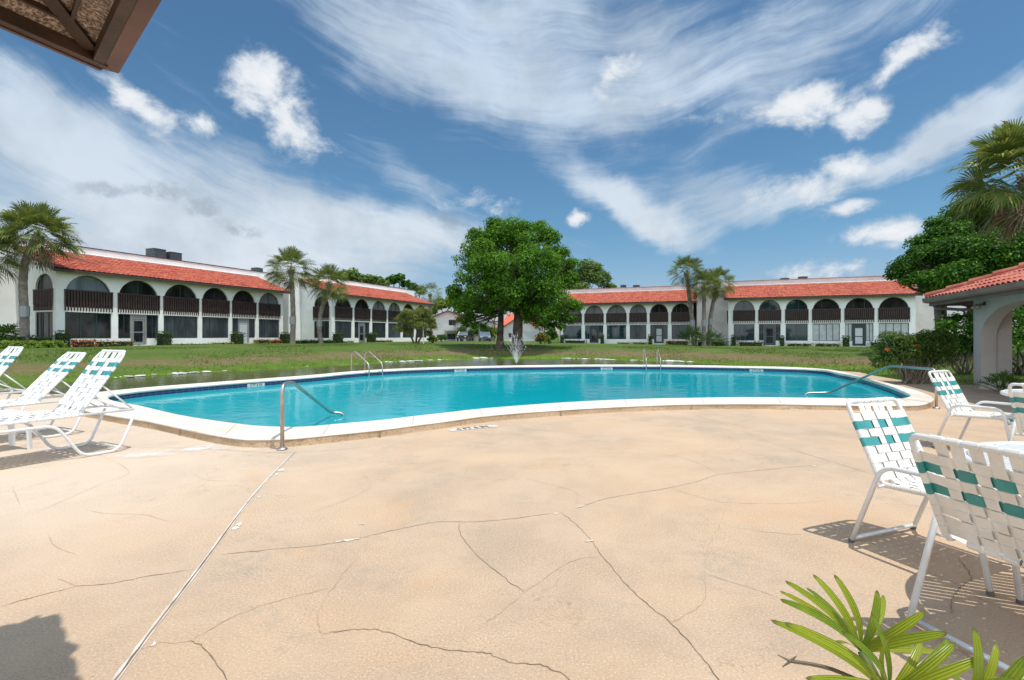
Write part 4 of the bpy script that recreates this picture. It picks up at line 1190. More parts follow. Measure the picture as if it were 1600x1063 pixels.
PAINT_S = M('silver_blue_paint', (.30, .36, .44), rough=.25, metallic=.5); PAINT_D = M('dark_paint', (.012, .013, .016), rough=.25)
car('silver blue car parked facing the pond between shrubs left of the oak', 757, 527, 88, PAINT_S, PI / 2 + .12)
car('dark car parked half hidden by a round shrub, left of the silver one', 725, 528, 88, PAINT_D, PI / 2 - .1)

# stair rail between the two right blocks
b0 = AT(1131, 535, 61.5); b0.z = .2; b1 = AT(1112, 519, 63.0)
e = thing('stair_railing', 'thin dark stair railing between the two right blocks beside the palm trio', 'railing', b0)
m = MB(); q = b1 - b0; q.z = 1.3
for k in (0, .35): m.tube([Vector((0, 0, .9 - k)), q + Vector((0, 0, .9 - k))], .025, 6)
m.build('rail', ALU_D, e)
for k in range(4):
    m = MB(); c = q * (k / 3); m.tube([c, c + Vector((0, 0, .9))], .02, 6); m.build('baluster', ALU_D, e)
# ------------------------------------------------------------------ foliage
def rand_dirs(n):
    v = rng.normal(size=(n, 3)); return v / np.linalg.norm(v, axis=1, keepdims=True)

def leaf_quads(C, size, up=.4, aspect=.55, N=None):
    """diamond leaves folded along the midrib at centres C"""
    n = len(C)
    d = rand_dirs(n); nrm = rand_dirs(n) if N is None else N + .7 * rand_dirs(n)
    nrm[:, 2] += up; nrm /= np.linalg.norm(nrm, axis=1, keepdims=True)
    d = d - nrm * (d * nrm).sum(1, keepdims=True); d /= np.linalg.norm(d, axis=1, keepdims=True) + 1e-9
    s = np.cross(nrm, d)
    L = (size * (.7 + .6 * rng.random(n)))[:, None]
    V = np.empty((n, 4, 3))
    V[:, 0] = C - d * L * .5; V[:, 2] = C + d * L * .5 - nrm * L * .10
    V[:, 1] = C + s * L * aspect * .5 + nrm * L * .10; V[:, 3] = C - s * L * aspect * .5 + nrm * L * .10
    return V.reshape(-1, 3), np.arange(n * 4).reshape(-1, 4)

def lobes_foliage(lobes, n, clump, size, shell=.65, up=.45, droop=0.0, sub=10):
    """lobes: (x, y, z, rx, ry, rz). Each lobe is broken into leafy tufts; leaves sit on the tufts' outer shells"""
    lobes = np.array(lobes, float)
    T = []
    for l in lobes:
        d = rand_dirs(sub); d[:, 2] = np.abs(d[:, 2]) * .9 - .35 * (rng.random(sub) < .4)
        d /= np.linalg.norm(d, axis=1, keepdims=True)
        r = (.40 + .34 * rng.random(sub))[:, None]
        c = l[:3] + d * r * l[3:] * (.86 + .25 * rng.random(sub))[:, None]
        rad = l[3:] * (.26 + .26 * rng.random(sub))[:, None]
        T.append(np.concatenate([c, rad], 1))
    T = np.concatenate(T)
    w = T[:, 3] * T[:, 4]; w /= w.sum()
    k = rng.choice(len(T), n, p=w)
    d = rand_dirs(n)
    flip = rng.random(n) < .45
    d[:, 2] = np.where(flip, np.abs(d[:, 2]), d[:, 2])
    r = .72 + .34 * rng.random(n) ** .8
    inner = rng.random(n) < .12
    r = np.where(inner, r * .5, r)
    r *= 1 + .14 * np.sin(d[:, 0] * 9 + k) * np.sin(d[:, 1] * 8 + k * 2)
    P = T[k, :3] + d * r[:, None] * T[k, 3:] + rng.normal(size=(n, 3)) * size * .25
    nr = d / T[k, 3:]; nr /= np.linalg.norm(nr, axis=1, keepdims=True)
    return leaf_quads(P, np.full(n, size), up, .6, nr)

def limb(m, a, b, r0, r1, wob=.12, n=6, mi=0):
    a, b = Vector(a), Vector(b); L = (b - a).length
    pts = []; rs = []
    o = Vector((0, 0, 0))
    for i in range(n + 1):
        t = i / n
        if 0 < i < n: o = Vector((random.uniform(-1, 1), random.uniform(-1, 1), random.uniform(-.4, .4))) * wob * L * .35
        pts.append(a.lerp(b, t) + (o if 0 < i < n else Vector((0, 0, 0))) + Vector((0, 0, -.06 * L * math.sin(PI * t) * 0)))
        rs.append(r0 + (r1 - r0) * t)
    pts = catmull(pts, 3); R = [r0 + (r1 - r0) * i / (len(pts) - 1) for i in range(len(pts))]
    m.tube(pts, R, 8, mi)

def tree(name, label, cat, base, trunks, lobes, n, size, bark, leaf, group=None, clump=14, shell=.62, up=.45, flare=1.0, extra=None, sub=10):
    """trunks: list of (offset xy, fork height, radius, lean xy); lobes relative to the base"""
    e = thing(name, label, cat, base, 0, group)
    m = MB()
    forks = []
    for (ox, oy, fh, r, lx, ly) in trunks:
        pts = [(ox * 1.0, oy, -.3), (ox, oy, .0), (ox + lx * .15, oy + ly * .15, fh * .25), (ox + lx * .5, oy + ly * .5, fh * .6), (ox + lx, oy + ly, fh)]
        rs0 = [r * (1.75 if flare else 1.1), r * (1.55 if flare else 1.05), r * 1.02, r * .92, r * .8]
        P = catmull(pts, 4); R = [np.interp(i / (len(P) - 1) * 4, range(5), rs0) for i in range(len(P))]
        m.tube(P, R, 12)
        forks.append((Vector(pts[-1]), r))
    for i, l in enumerate(lobes):
        f, r = min(forks, key=lambda q: (q[0].xy - Vector(l[:2])).length)
        tgt = Vector((l[0], l[1], l[2] - l[5] * .15))
        mid = f.lerp(tgt, .5) + Vector((0, 0, .1 * (tgt - f).length))
        limb(m, f - Vector((0, 0, r * .6)), tgt, r * .42, r * .07, .25)
        for k in range(3):
            q = tgt + Vector((random.uniform(-1, 1) * l[3], random.uniform(-1, 1) * l[4], random.uniform(-.3, .9) * l[5])) * .65
            limb(m, f.lerp(tgt, random.uniform(.45, .8)), q, r * .14, r * .03, .25, 4)
    m.build('trunk', bark, e, smooth=True)
    V, Q = lobes_foliage(lobes, n, clump, size, shell, up, sub=sub)
    np_mesh('crown', V, Q, leaf, e)
    return e

def lobe_px(base, px, py, rpx, d, dd=0.0, ry=None, flat=.85):
    """crown lobe given by where it stands against the photo at depth d (+ dd), relative to base"""
    p = AT(px, py, d + dd); r = rpx * d / F
    return (p.x - base[0], p.y - base[1], p.z - base[2], r, ry or r, r * flat)

# big oak by the pond
d = 46.0; bx = X_(799, d); bz = gz(bx, d)
B_ = (bx, d, bz)
pxl = [(800, 375, 40, 0), (760, 385, 36, 1), (840, 382, 38, -1), (735, 410, 30, 0), (872, 408, 30, 1), (780, 412, 46, -3), (830, 415, 46, -3), (800, 440, 50, 2), (730, 448, 30, -1), (716, 462, 22, 1), (722, 488, 24, -1), (756, 462, 34, -3), (770, 486, 26, 2),
       (838, 455, 42, -3), (868, 440, 32, 0), (885, 420, 20, 1), (866, 470, 34, -2), (848, 492, 28, -3), (876, 485, 22, 1), (893, 478, 15, 0), (812, 478, 28, -1), (740, 478, 22, -2), (745, 370, 16, 1), (818, 358, 20, 0), (778, 358, 18, 0), (868, 498, 18, 0), (732, 500, 16, 0), (855, 372, 18, 1), (790, 478, 26, -3), (760, 492, 18, -2), (826, 486, 20, -2), (728, 478, 20, 0), (850, 510, 14, 0), (720, 505, 12, 0), (884, 500, 14, 0), (800, 462, 34, -4), (845, 505, 16, -2), (752, 425, 36, 1), (770, 420, 40, 3), (745, 398, 28, 2), (792, 398, 50, 4), (848, 420, 40, 4), (760, 450, 34, 3), (790, 440, 44, 5), (830, 470, 34, 3), (765, 470, 26, 3), (735, 470, 20, 2), (805, 365, 30, 3), (712, 478, 12, 0), (708, 455, 14, 1), (890, 440, 14, 0), (875, 395, 18, 1), (735, 510, 13, 0), (752, 512, 10, -1), (868, 512, 14, 0), (888, 500, 15, 0), (712, 468, 18, 1), (898, 484, 14, 1), (893, 412, 15, 0), (770, 350, 14, 0), (842, 356, 16, 0), (828, 502, 14, -2)]
lobes = [lobe_px(B_, a, b, r, d, dd, r * d / F * 1.15) for a, b, r, dd in pxl]
tree('oak_tree', 'big bright green oak with two dark trunks standing alone on the pond bank', 'tree', B_, [(X_(781, d) - bx, .8, 3.6, .30, .1, .2), (X_(808, d) - bx, -.3, 3.6, .46, .15, .1)], lobes, 84000, .21, BARK, LEAF_OAK, clump=20, shell=.55, sub=9)
# surface roots / small suckers are part of the trunk flare

# dark oak at the right, reaching over the pavilion
d = 31.0; bx = X_(1530, d); B_ = (bx, d, gz(bx, d))
pxl = [(1500, 400, 62, 0), (1450, 425, 44, 0), (1420, 420, 26, 1), (1395, 432, 16, 1), (1550, 370, 70, 1), (1520, 335, 38, 0), (1580, 420, 60, -1), (1610, 350, 60, 2), (1480, 365, 40, 0), (1455, 385, 30, 0), (1440, 400, 22, -1), (1500, 345, 30, 2), (1545, 325, 30, 0), (1640, 400, 70, 0), (1520, 450, 40, -2), (1470, 450, 30, -1), (1565, 470, 44, 0), (1510, 500, 22, 0), (1480, 505, 16, 2), (1610, 490, 46, -1), (1660, 460, 60, 1), (1475, 415, 48, -1), (1530, 405, 56, -2), (1435, 440, 24, -1), (1500, 440, 44, -2), (1590, 380, 60, -2), (1550, 450, 40, -2)]
lobes = [lobe_px(B_, a, b, r, d, dd * 1.5, r * d / F * 1.1) for a, b, r, dd in pxl]
tree('oak_tree', 'dark green oak with a leaning trunk behind the pavilion roof', 'tree', B_, [(.2, 0, 3.4, .42, -.6, .0), (1.6, .8, 3.6, .34, .8, .3)], lobes, 95000, .175, BARK, LEAF_DARK, clump=20, shell=.55)
# feathery casuarina hanging in front of the far right block
d = 34.0; bx = X_(1462, d); B_ = (bx, d, gz(bx, d))
lobes = [lobe_px(B_, a, b, r, d, 0, None, 1.3) for a, b, r in ((1440, 432, 16), (1456, 450, 18), (1445, 452, 13), (1462, 428, 16), (1472, 455, 15), (1455, 412, 13))]
tree('casuarina_tree', 'soft grey green feathery tree hanging over the right roof end', 'tree', B_, [(.3, 0, 4.2, .22, -.2, .1)], lobes, 5200, .22, PALM_BARK, LEAF_FAR, clump=10, shell=.3, up=0)

# trees beyond the roofs
def far_tree(label, px, pytop, d, blobs, n, size, leaf, group='trees beyond the apartment roofs'):
    bx = X_(px, d); B = (bx, d, .2)
    lobes = [lobe_px(B, a, b, r, d, random.uniform(-2, 2)) for a, b, r in blobs]
    tree('tree', label, 'tree', B, [(0, 0, max(2.5, min(l[2] for l in lobes) * .7), .35, .2, .1)], lobes, n, size, BARK, leaf, group=group, clump=12)
far_tree('rounded grey green tree right behind the big oak and above the right roof', 915, 412, 92, [(915, 432, 28), (890, 440, 26), (940, 442, 22), (905, 455, 30), (955, 452, 14), (870, 452, 22), (930, 424, 14)], 11000, .45, LEAF_FAR)
far_tree('green tree above the left roofs, just right of the second palm crown', 548, 420, 100, [(545, 432, 16), (560, 438, 16), (530, 438, 14), (575, 442, 12)], 2600, .7, LEAF_FAR)
far_tree('thin open tree above the far left roof, left of the small palm', 620, 430, 105, [(612, 440, 10), (625, 436, 9), (634, 446, 8)], 900, .7, LEAF_DARK)
far_tree('low tree top between the two thin trees above the far left roof', 592, 436, 102, [(588, 440, 11), (600, 444, 9)], 1200, .7, LEAF_FAR)
far_tree('bright low tree behind the gabled house and below the small palm', 690, 470, 108, [(690, 478, 14), (705, 474, 12), (672, 484, 12), (720, 480, 12)], 1800, .75, LEAF_LIME)
far_tree('pale tree behind the far left roof corner beside the small palm', 650, 440, 112, [(648, 452, 11), (656, 456, 9)], 700, .7, LEAF_FAR)
far_tree('mid green tree behind the houses, seen under the oak crown', 770, 480, 112, [(760, 486, 14), (785, 482, 14), (825, 484, 16), (850, 488, 12)], 1600, .8, LEAF_FAR)

# olive multi-stem shrub in front of block B
d = 54.0; bx = X_(650, d); B_ = (bx, d, gz(bx, d))
lobes = [lobe_px(B_, a, b, r, d, dd) for a, b, r, dd in ((650, 498, 20, 0), (632, 505, 17, 0), (668, 503, 16, .5), (640, 492, 14, -.5), (662, 490, 13, 0), (626, 515, 12, 0), (676, 512, 11, 0), (650, 512, 18, -.6), (638, 520, 10, 0), (668, 522, 10, .3))]
tree('willow_shrub', 'olive green bushy multi-stem shrub in front of the far left block', 'shrub', B_, [(-.25, 0, 1.4, .10, -.7, 0), (.0, .1, 1.5, .11, .1, .1), (.25, -.1, 1.3, .10, .8, 0)], lobes, 15000, .15, BARK, LEAF_OLIVE, clump=10, shell=.35, flare=0)

# ------------------------------------------------------------------ palms
def fan_frond(V, Q, MI, base, az, elev, petiole, fan, nl, mi, droop=.35, wid=.05, fold=.35):
    """one costapalmate frond: stalk, arching midrib and narrow drooping segments"""
    dirv = Vector((math.cos(az) * math.cos(elev), math.sin(az) * math.cos(elev), math.sin(elev)))
    side = Vector((-math.sin(az), math.cos(az), 0))
    roll = random.uniform(-.75, .75)
    up = side.cross(dirv)
    if up.z < 0: up = -up
    side, up = side * math.cos(roll) + up * math.sin(roll), up * math.cos(roll) - side * math.sin(roll)
    tip = base + dirv * petiole + Vector((0, 0, -.10 * petiole))
    def q(a, b, c, d2):
        i = len(V); V.extend([a, b, c, d2]); Q.append((i, i + 1, i + 2, i + 3)); MI.append(mi)
    w = side * .016
    q(base - w, base + w, tip + w * .7, tip - w * .7)
    dv2 = (tip - base).normalized()
    bendv = Vector((0, 0, -1)) * (.35 + .45 * random.random())
    for k in range(nl):
        u = (k + .5) / nl * 2 - 1
        th = u * 1.75
        a = 1 - abs(u)
        costa = .45 * fan * a ** 1.2
        root = tip + dv2 * costa + bendv * costa * costa / fan * .6
        ax = (dv2 + bendv * a * .5).normalized()
        L = fan * (.62 + .26 * abs(u) ** .7 - .10 * abs(u) ** 3) * random.uniform(.85, 1.08)
        dl = (ax * math.cos(th) + side * math.sin(th) + up * fold * abs(math.sin(th))).normalized()
        perp = dl.cross(up)
        perp = perp.normalized() if perp.length > 1e-4 else side
        ww = perp * wid * L * random.uniform(.8, 1.1)
        dr = droop * random.uniform(.7, 1.3)
        m1 = root + dl * L * .45 + Vector((0, 0, -dr * L * .05))
        m2 = root + dl * L * .78 + Vector((0, 0, -dr * L * .22))
        e2 = root + dl * L * .96 + Vector((random.uniform(-.04, .04), random.uniform(-.04, .04), -dr * L * .52))
        q(root - ww * .35, root + ww * .35, m1 + ww, m1 - ww)
        q(m1 - ww, m1 + ww, m2 + ww * .6, m2 - ww * .6)
        q(m2 - ww * .6, m2 + ww * .6, e2 + ww * .05, e2 - ww * .05)

def palm(label, path, r0, r1, crown_r, nf=30, nl=20, dead=6, group=None, seed=1, band=None, lo=-.75):
    """path: trunk points in world, last is the heart of the crown"""
    random.seed(seed)
    base = Vector(path[0]); e = thing('palm_tree', label, 'palm tree', base, 0, group)
    pts = catmull([Vector(p) - base for p in path], 8)
    m = MB(); R = [(r0 * (1.25 if i == 0 else 1) + (r1 - r0) * i / (len(pts) - 1)) * (1 + .05 * math.sin(i * 2.3)) for i in range(len(pts))]
    pts = [pts[0] - Vector((0, 0, .5))] + pts; R = [R[0]] + R
    m.tube(pts, R, 10); m.build('trunk', PALM_BARK, e, smooth=True)
    top = pts[-1]
    m = MB()
    for k in range(26):   # old leaf bases
        a = k * 2.4; z = -.05 - .6 * crown_r * .35 * (k / 26)
        c = top + Vector((math.cos(a) * r1 * .9, math.sin(a) * r1 * .9, z))
        m.tube([c, c + Vector((math.cos(a) * .14, math.sin(a) * .14, .2)) * (crown_r / 1.9)], [.05 * crown_r / 1.9, .02], 5)
    m.build('boots', PALM_DEAD, e)
    V, Q, MI = [], [], []
    for k in range(nf):
        t = k / nf
        el = 1.35 - (1.35 - lo) * t ** .85
        fan_frond(V, Q, MI, top + Vector((0, 0, .12)), k * 2.39996 + random.uniform(-.25, .25), el + random.uniform(-.12, .12), crown_r * (.50 + .06 * random.random()), crown_r * (.50 + .08 * random.random()), nl, 0, .35 + .55 * t, .040)
    np_mesh('crown', np.array([tuple(v) for v in V]), np.array(Q), PALM_LEAF, e)
    if dead:
        V, Q, MI = [], [], []
        for k in range(dead):
            fan_frond(V, Q, MI, top - Vector((0, 0, .12)), k * 2.1 + random.uniform(-.3, .3), -1.0 + random.uniform(-.3, .25), crown_r * .42, crown_r * .42, max(8, nl // 2), 0, .8, .05)
        np_mesh('dead_fronds', np.array([tuple(v) for v in V]), np.array(Q), PALM_DEAD, e)
    if band is not None:
        p = Vector(band) - base
        m = MB(); m.tube([p - Vector((0, 0, .35)), p + Vector((0, 0, .35))], [r0 * 1.12] * 2, 12, cap=False); m.build('trunk_band', ALU_L, e)
    return e
def ppath(d, pts, base=None):
    P = [AT(x, y, d) for x, y in pts]
    if base is not None: P[0].z = gz(P[0].x, P[0].y)
    return P
palm('tall palm with a crooked trunk at the left edge, before the near block', ppath(33.5, [(39, 540), (38, 490), (36, 440), (42, 402), (60, 370)], 1), .26, .20, 2.35, 70, 24, 8, seed=3, band=AT(38, 487, 33.5), lo=-.45)
palm('second palm crown cut off by the left edge of the photo', ppath(32.5, [(-40, 540), (-36, 450), (-26, 395)], 1), .24, .19, 2.2, 54, 22, 8, seed=5, lo=-.5)
palm('straight palm standing before the gap between the two left blocks', ppath(47, [(457, 541), (458, 500), (457, 460), (455, 422)], 1), .25, .19, 2.3, 52, 20, 7, seed=8, band=AT(457.5, 501, 47))
palm('palm with a bowed trunk at the near corner of the far left block', ppath(51, [(502, 540), (499, 515), (502, 485), (511, 462), (514, 444)], 1), .25, .18, 2.2, 50, 20, 8, seed=12, band=AT(499, 505, 51))
palm('small distant palm past the far end of the left roofs', ppath(84, [(673, 535), (674, 500), (672, 460)], 1), .26, .2, 2.3, 28, 14, 6, seed=15, lo=-.9)
palm('tallest palm of the trio in front of the right blocks, left one', ppath(57, [(1084, 540), (1082, 505), (1077, 465), (1073, 426)], 1), .26, .2, 2.1, 46, 20, 6, seed=21, band=AT(1082, 505, 57), lo=-.6)
palm('middle palm of the trio in front of the right blocks', ppath(56, [(1100, 540), (1100, 500), (1100, 448)], 1), .25, .19, 2.0, 48, 20, 8, seed=24, band=AT(1100, 505, 56), lo=-.75)
palm('right palm of the trio in front of the right blocks, leaning right', ppath(58, [(1108, 540), (1110, 500), (1116, 465), (1122, 443)], 1), .25, .19, 2.05, 46, 20, 8, seed=27, band=AT(1110, 503, 58), lo=-.7)
palm('small palm top behind the right roof, left of the trio', ppath(92, [(1056, 535), (1056, 490), (1057, 452)], 1), .2, .16, 1.5, 22, 12, 3, seed=29)
palm('large near palm at the upper right with a dead grey skirt', ppath(15.5, [(1618, 600), (1618, 480), (1616, 380), (1608, 276)]), .22, .17, 1.95, 48, 34, 12, seed=33, lo=-.55)
random.seed(99)
# bare palm trunk under the pavilion eave
palm('slim palm whose trunk shows under the pavilion eave beside the hedge', ppath(34.5, [(1470, 545), (1471, 500), (1474, 440), (1484, 385)]), .30, .24, 1.2, 16, 12, 3, seed=41, lo=-.3)
random.seed(99)

# cycad / fan palm clumps near the walls
def clump_plant(name, label, p, h, n, leaf, cat='plant', fan=True, group=None):
    e = thing(name, label, cat, p, 0, group)
    V, Q, MI = [], [], []
    for k in range(n):
        el = random.uniform(.35, 1.35)
        fan_frond(V, Q, MI, Vector((random.uniform(-.1, .1), random.uniform(-.1, .1), .05)), k * 2.4, el, h * random.uniform(.55, .75), h * .5, 12, 0, .5, .06)
    np_mesh('fronds', np.array([tuple(v) for v in V]), np.array(Q), leaf, e)
    m = MB(); m.tube([(0, 0, -.2), (0, 0, .12)], [.10, .07], 8); m.build('stem', PALM_BARK, e)
    return e
p = LA(-1.2, 2.2, 0); clump_plant('fan_palm_shrub', 'dark fan palm shrub by the wall at the far left edge', (X_(8, 34), 34, GA), 1.9, 18, LEAF_HEDGE)
clump_plant('fan_palm_shrub', 'spreading fan palm shrub around the feet of the palm trio', (X_(1082, 57), 56.4, gz(X_(1082, 57), 56)), 2.4, 20, LEAF_HEDGE)
clump_plant('fan_palm_shrub', 'smaller fan palm shrub right of the palm trio by the stair rail', (X_(1110, 58), 57, gz(X_(1110, 58), 57)), 1.8, 14, LEAF_HEDGE)

# ------------------------------------------------------------------ clipped hedges and beds
def hedge(name, label, p, sx, sy, sz, rz, leaf, n, size, cat='hedge', flowers=None, round_=.12, group=None):
    e = thing(name, label, cat, p, rz, group)
    P = rng.random((n, 3)) * 2 - 1
    ax = rng.integers(0, 3, n); sg = np.where(rng.random(n) < .5, -1, 1)
    f = rng.random(n) < .72
    P[np.arange(n)[f], ax[f]] = sg[f] * (.88 + .12 * rng.random(f.sum()))
    P[:, 2] = np.where(P[:, 2] < -.92, rng.random(n) * 2 - 1, P[:, 2])
    N = np.zeros((n, 3)); N[np.arange(n), ax] = sg
    wob = 1 + round_ * np.sin(P[:, 0] * 5 * max(1, sx) + 1) * np.sin(P[:, 1] * 4 + P[:, 2] * 3)
    C = P * np.array([sx / 2, sy / 2, sz / 2]) * wob[:, None]
    C[:, 2] += sz / 2
    C += rng.normal(size=(n, 3)) * size * .25
    V, Q = leaf_quads(C, np.full(n, size), .5, .6, N)
    np_mesh('foliage', V, Q, leaf, e)
    m = MB()
    m.box((0, 0, sz * .42), (sx * .82, sy * .8, sz * .84), 0)
    m.build('woody_core', M_CORE, e)
    if flowers:
        fm, fn, fs = flowers
        C = np.stack([(rng.random(fn) - .5) * sx, (rng.random(fn) - .5) * sy, sz * (.9 + .2 * rng.random(fn))], 1)
        V, Q = leaf_quads(C, np.full(fn, fs), .8, .9); np_mesh('flowers', V, Q, fm, e)
    return e
M_CORE = M('hedge_core', (.012, .022, .008), (.03, .035, .014), scale=6, rough=.95)
def on_line(L, px0, px1, pytop, o, h=None):
    t0, t1 = L.t_at(px0, o), L.t_at(px1, o)
    if t1 < t0: t0, t1 = t1, t0
    p = L((t0 + t1) / 2, o, 0)
    zz = gz(p.x, p.y); hh = h or (Z_(pytop, p.y) - zz)
    return Vector((p.x, p.y, zz - .03)), (t1 - t0), hh, math.atan2(L.u.y, L.u.x)
def row(L, items, o=1.0):
    for (kind, px0, px1, pyt, dep, leaf, size, dens, label) in items:
        p, w, hh, rz = on_line(L, px0, px1, pyt, o if kind != 'far' else o + 1.2)
        col_ = kind == 'col'
        if col_: w = max(.45, min(w, .95)); dep = w
        n = int(dens * (w * hh * 2 + w * dep + dep * hh) / (size * size))
        n = max(220, min(n, 7000))
        fl = (LEAF_RED, int(n * .12), size * 1.1) if kind == 'red' else None
        hedge('clipped_shrub' if col_ else ('flower_bed_shrub' if kind in ('bed', 'red') else 'hedge'), label, p, w, dep, hh, rz, leaf, n, size, 'shrub' if kind != 'hedge' else 'hedge', fl, .05 if col_ else .16)
row(LA, [('col', 88, 107, 516, .8, LEAF_HEDGE, .13, 1.5, 'square clipped shrub at the near corner pier of the left block'),
         ('col', 248, 265, 517.5, .8, LEAF_HEDGE, .13, 1.5, 'square clipped shrub right of the first door of the left block'),
         ('col', 364, 377.5, 518.5, .8, LEAF_HEDGE, .13, 1.5, 'clipped shrub left of the second door of the left block'),
         ('col', 440, 452, 519, .8, LEAF_HEDGE, .13, 1.5, 'clipped shrub at the far end pier of the left block'),
         ('hedge', 44, 80, 525, 1.0, LEAF_HEDGE, .14, 1.3, 'dark clipped hedge behind the crooked palm trunk'),
         ('red', 114, 146, 532, .7, LEAF_RED, .16, 1.3, 'red croton clump under the first big window of the left block'),
         ('bed', 147, 209, 532, .7, LEAF_GOLD, .16, 1.3, 'orange and green croton bed left of the first door of the left block'),
         ('bed', 266, 330, 537, .6, LEAF_YEL, .14, 1.2, 'low pale flowering bed under the third window of the left block'),
         ('bed', 331, 363, 535, .6, LEAF_YEL, .14, 1.2, 'low yellowish bed left of the second door of the left block'),
         ('bed', 397, 420, 530, .6, LEAF_GOLD, .15, 1.2, 'yellow orange croton bed under the last window of the left block'),
         ('bed', 421, 438, 531, .6, LEAF_RED, .15, 1.2, 'small reddish croton bed beside the end pier of the left block')], .9)
p = LA(-3.0, 3.2, 0)
hedge('ground_cover', 'lime green ground cover bed at the far left in front of the dark hedge', (X_(30, 32), 32.0, gz(X_(30, 32), 32) - .02), 4.2, 1.4, .42, math.atan2(UA.y, UA.x) - .9, LEAF_LIME, 2600, .17, 'ground cover')
hedge('hedge', 'low dark hedge under the fan palm shrub at the left edge', (X_(-5, 33), 33.4, gz(X_(-5, 33), 33) - .02), 3.0, 1.2, .75, .2, LEAF_HEDGE, 2000, .16)
row(LB, [('hedge', 462, 490, 531, 1.0, LEAF_HEDGE, .16, 1.2, 'low green hedge between the straight palm and the bowed palm'),
         ('hedge', 491, 519, 531.5, 1.0, LEAF_HEDGE, .16, 1.2, 'low green hedge at the side wall of the far left block'),
         ('col', 523.5, 532.5, 519, .8, LEAF_HEDGE, .15, 1.5, 'clipped shrub at the near corner of the far left block'),
         ('col', 576, 584, 519.5, .8, LEAF_HEDGE, .15, 1.5, 'clipped shrub right of the door of the far left block'),
         ('bed', 533, 550, 533, .6, LEAF_YEL, .16, 1.2, 'pale flowering bed left of the door of the far left block'),
         ('bed', 585, 612, 531.5, .6, LEAF_GOLD, .16, 1.2, 'golden croton bed behind the olive shrub')], .9)
row(LC, [('col', 1013.5, 1018.5, 522.5, .7, LEAF_HEDGE, .16, 1.5, 'clipped shrub left of the white door of the block right of the oak'),
         ('col', 938.5, 943.5, 522.5, .7, LEAF_HEDGE, .16, 1.5, 'clipped shrub right of the dark door of the block right of the oak'),
         ('col', 876, 880.5, 523.5, .7, LEAF_HEDGE, .16, 1.5, 'clipped shrub at the left end of the block right of the oak'),
         ('bed', 883, 916, 531.5, .6, LEAF_HEDGE, .18, 1.2, 'low green bed under the first window of the block right of the oak'),
         ('bed', 965, 984, 535, .6, LEAF_YEL, .16, 1.2, 'low yellow flower patch under the third window right of the oak'),
         ('bed', 988, 1011, 534.5, .6, LEAF_YEL, .16, 1.2, 'low cream flower patch under the fourth window right of the oak'),
         ('bed', 1038, 1078, 531.5, .8, LEAF_GOLD, .18, 1.2, 'brownish red low bed left of the palm trio')], .9)
row(LD, [('col', 1142.5, 1150, 523.5, .8, LEAF_HEDGE, .15, 1.5, 'clipped shrub at the left corner pier of the right block'),
         ('col', 1218.5, 1225.5, 524.5, .8, LEAF_HEDGE, .15, 1.5, 'clipped shrub right of the dark door of the right block'),
         ('col', 1317, 1327, 524.5, .8, LEAF_HEDGE, .15, 1.5, 'clipped shrub left of the white door of the right block'),
         ('red', 1152, 1194, 533.5, .7, LEAF_HEDGE, .16, 1.2, 'green hedge with reddish tips under the first window of the right block'),
         ('bed', 1227, 1270, 536, .6, LEAF_YEL, .15, 1.2, 'yellow green low bed under the third window of the right block'),
         ('bed', 1271, 1314, 536, .6, LEAF_YEL, .15, 1.2, 'yellow green low bed under the fourth window of the right block'),
         ('hedge', 1358, 1402, 533.5, .8, LEAF_HEDGE, .16, 1.2, 'dark low hedge right of the white door of the right block'),
         ('hedge', 1086, 1136, 533, 1.0, LEAF_HEDGE, .16, 1.2, 'long clipped hedge right of the palm trio feet')], .9)
# shrubs around the parked cars and the garage house
def round_shrub(label, px, py, rpx, d, leaf, n=900, size=.32, name='round_shrub', fl=None):
    p = AT(px, py, d); r = rpx * d / F; z = gz(p.x, p.y)
    e = thing(name, label, 'shrub', (p.x, p.y, z))
    h = max(.6, p.z + r * .9 - z)
    V, Q = lobes_foliage([(0, 0, h * .55, r, r, h * .5), (r * .4, .2, h * .45, r * .7, r * .7, h * .42), (-r * .4, -.1, h * .4, r * .7, r * .7, h * .4)], n, 10, size, .55)
    np_mesh('foliage', V, Q, leaf, e)
    m = MB()
    for k in range(4): limb(m, (0, 0, -.1), (random.uniform(-.5, .5) * r, random.uniform(-.5, .5) * r, h * .6), .06, .02, .2, 4)
    m.build('stems', BARK, e)
    if fl:
        C = np.stack([rng.normal(size=60) * r * .6, rng.normal(size=60) * r * .5 - r * .4, h * (.4 + .5 * rng.random(60))], 1)
        V, Q = leaf_quads(C, np.full(60, size), .5, .9); np_mesh('flowers', V, Q, fl, e)
    return e
round_shrub('round shrub behind the dark parked car', 722, 518, 10, 90, LEAF_FAR)
round_shrub('leafy shrub between the two parked cars, in the middle', 739, 517, 9, 91, LEAF_FAR)
round_shrub('tall clipped shrub right behind the silver blue car', 762, 515, 10, 91, LEAF_HEDGE)
round_shrub('lime shrub beside the left oak trunk', 772, 514, 6, 90.5, LEAF_LIME, 500)
round_shrub('bushy shrub with red flowers in front of the garage house', 845, 528, 8, 60, LEAF_HEDGE, 900, .25, 'flowering_shrub', LEAF_RED)
round_shrub('tall leafy shrub at the left end of the block right of the oak', 860, 522, 10, 64, LEAF_DARK, 1200, .28)
round_shrub('small green shrub at the far corner of the house with the balcony', 690, 530, 8, 70, LEAF_HEDGE, 700, .25)
round_shrub('low shrub beside the olive shrub, on its right', 676, 531, 7, 56, LEAF_LIME, 500, .2)
round_shrub('low lime shrub under the window end of the left oak trunk shade', 857, 530, 5, 58, LEAF_LIME, 400, .2)

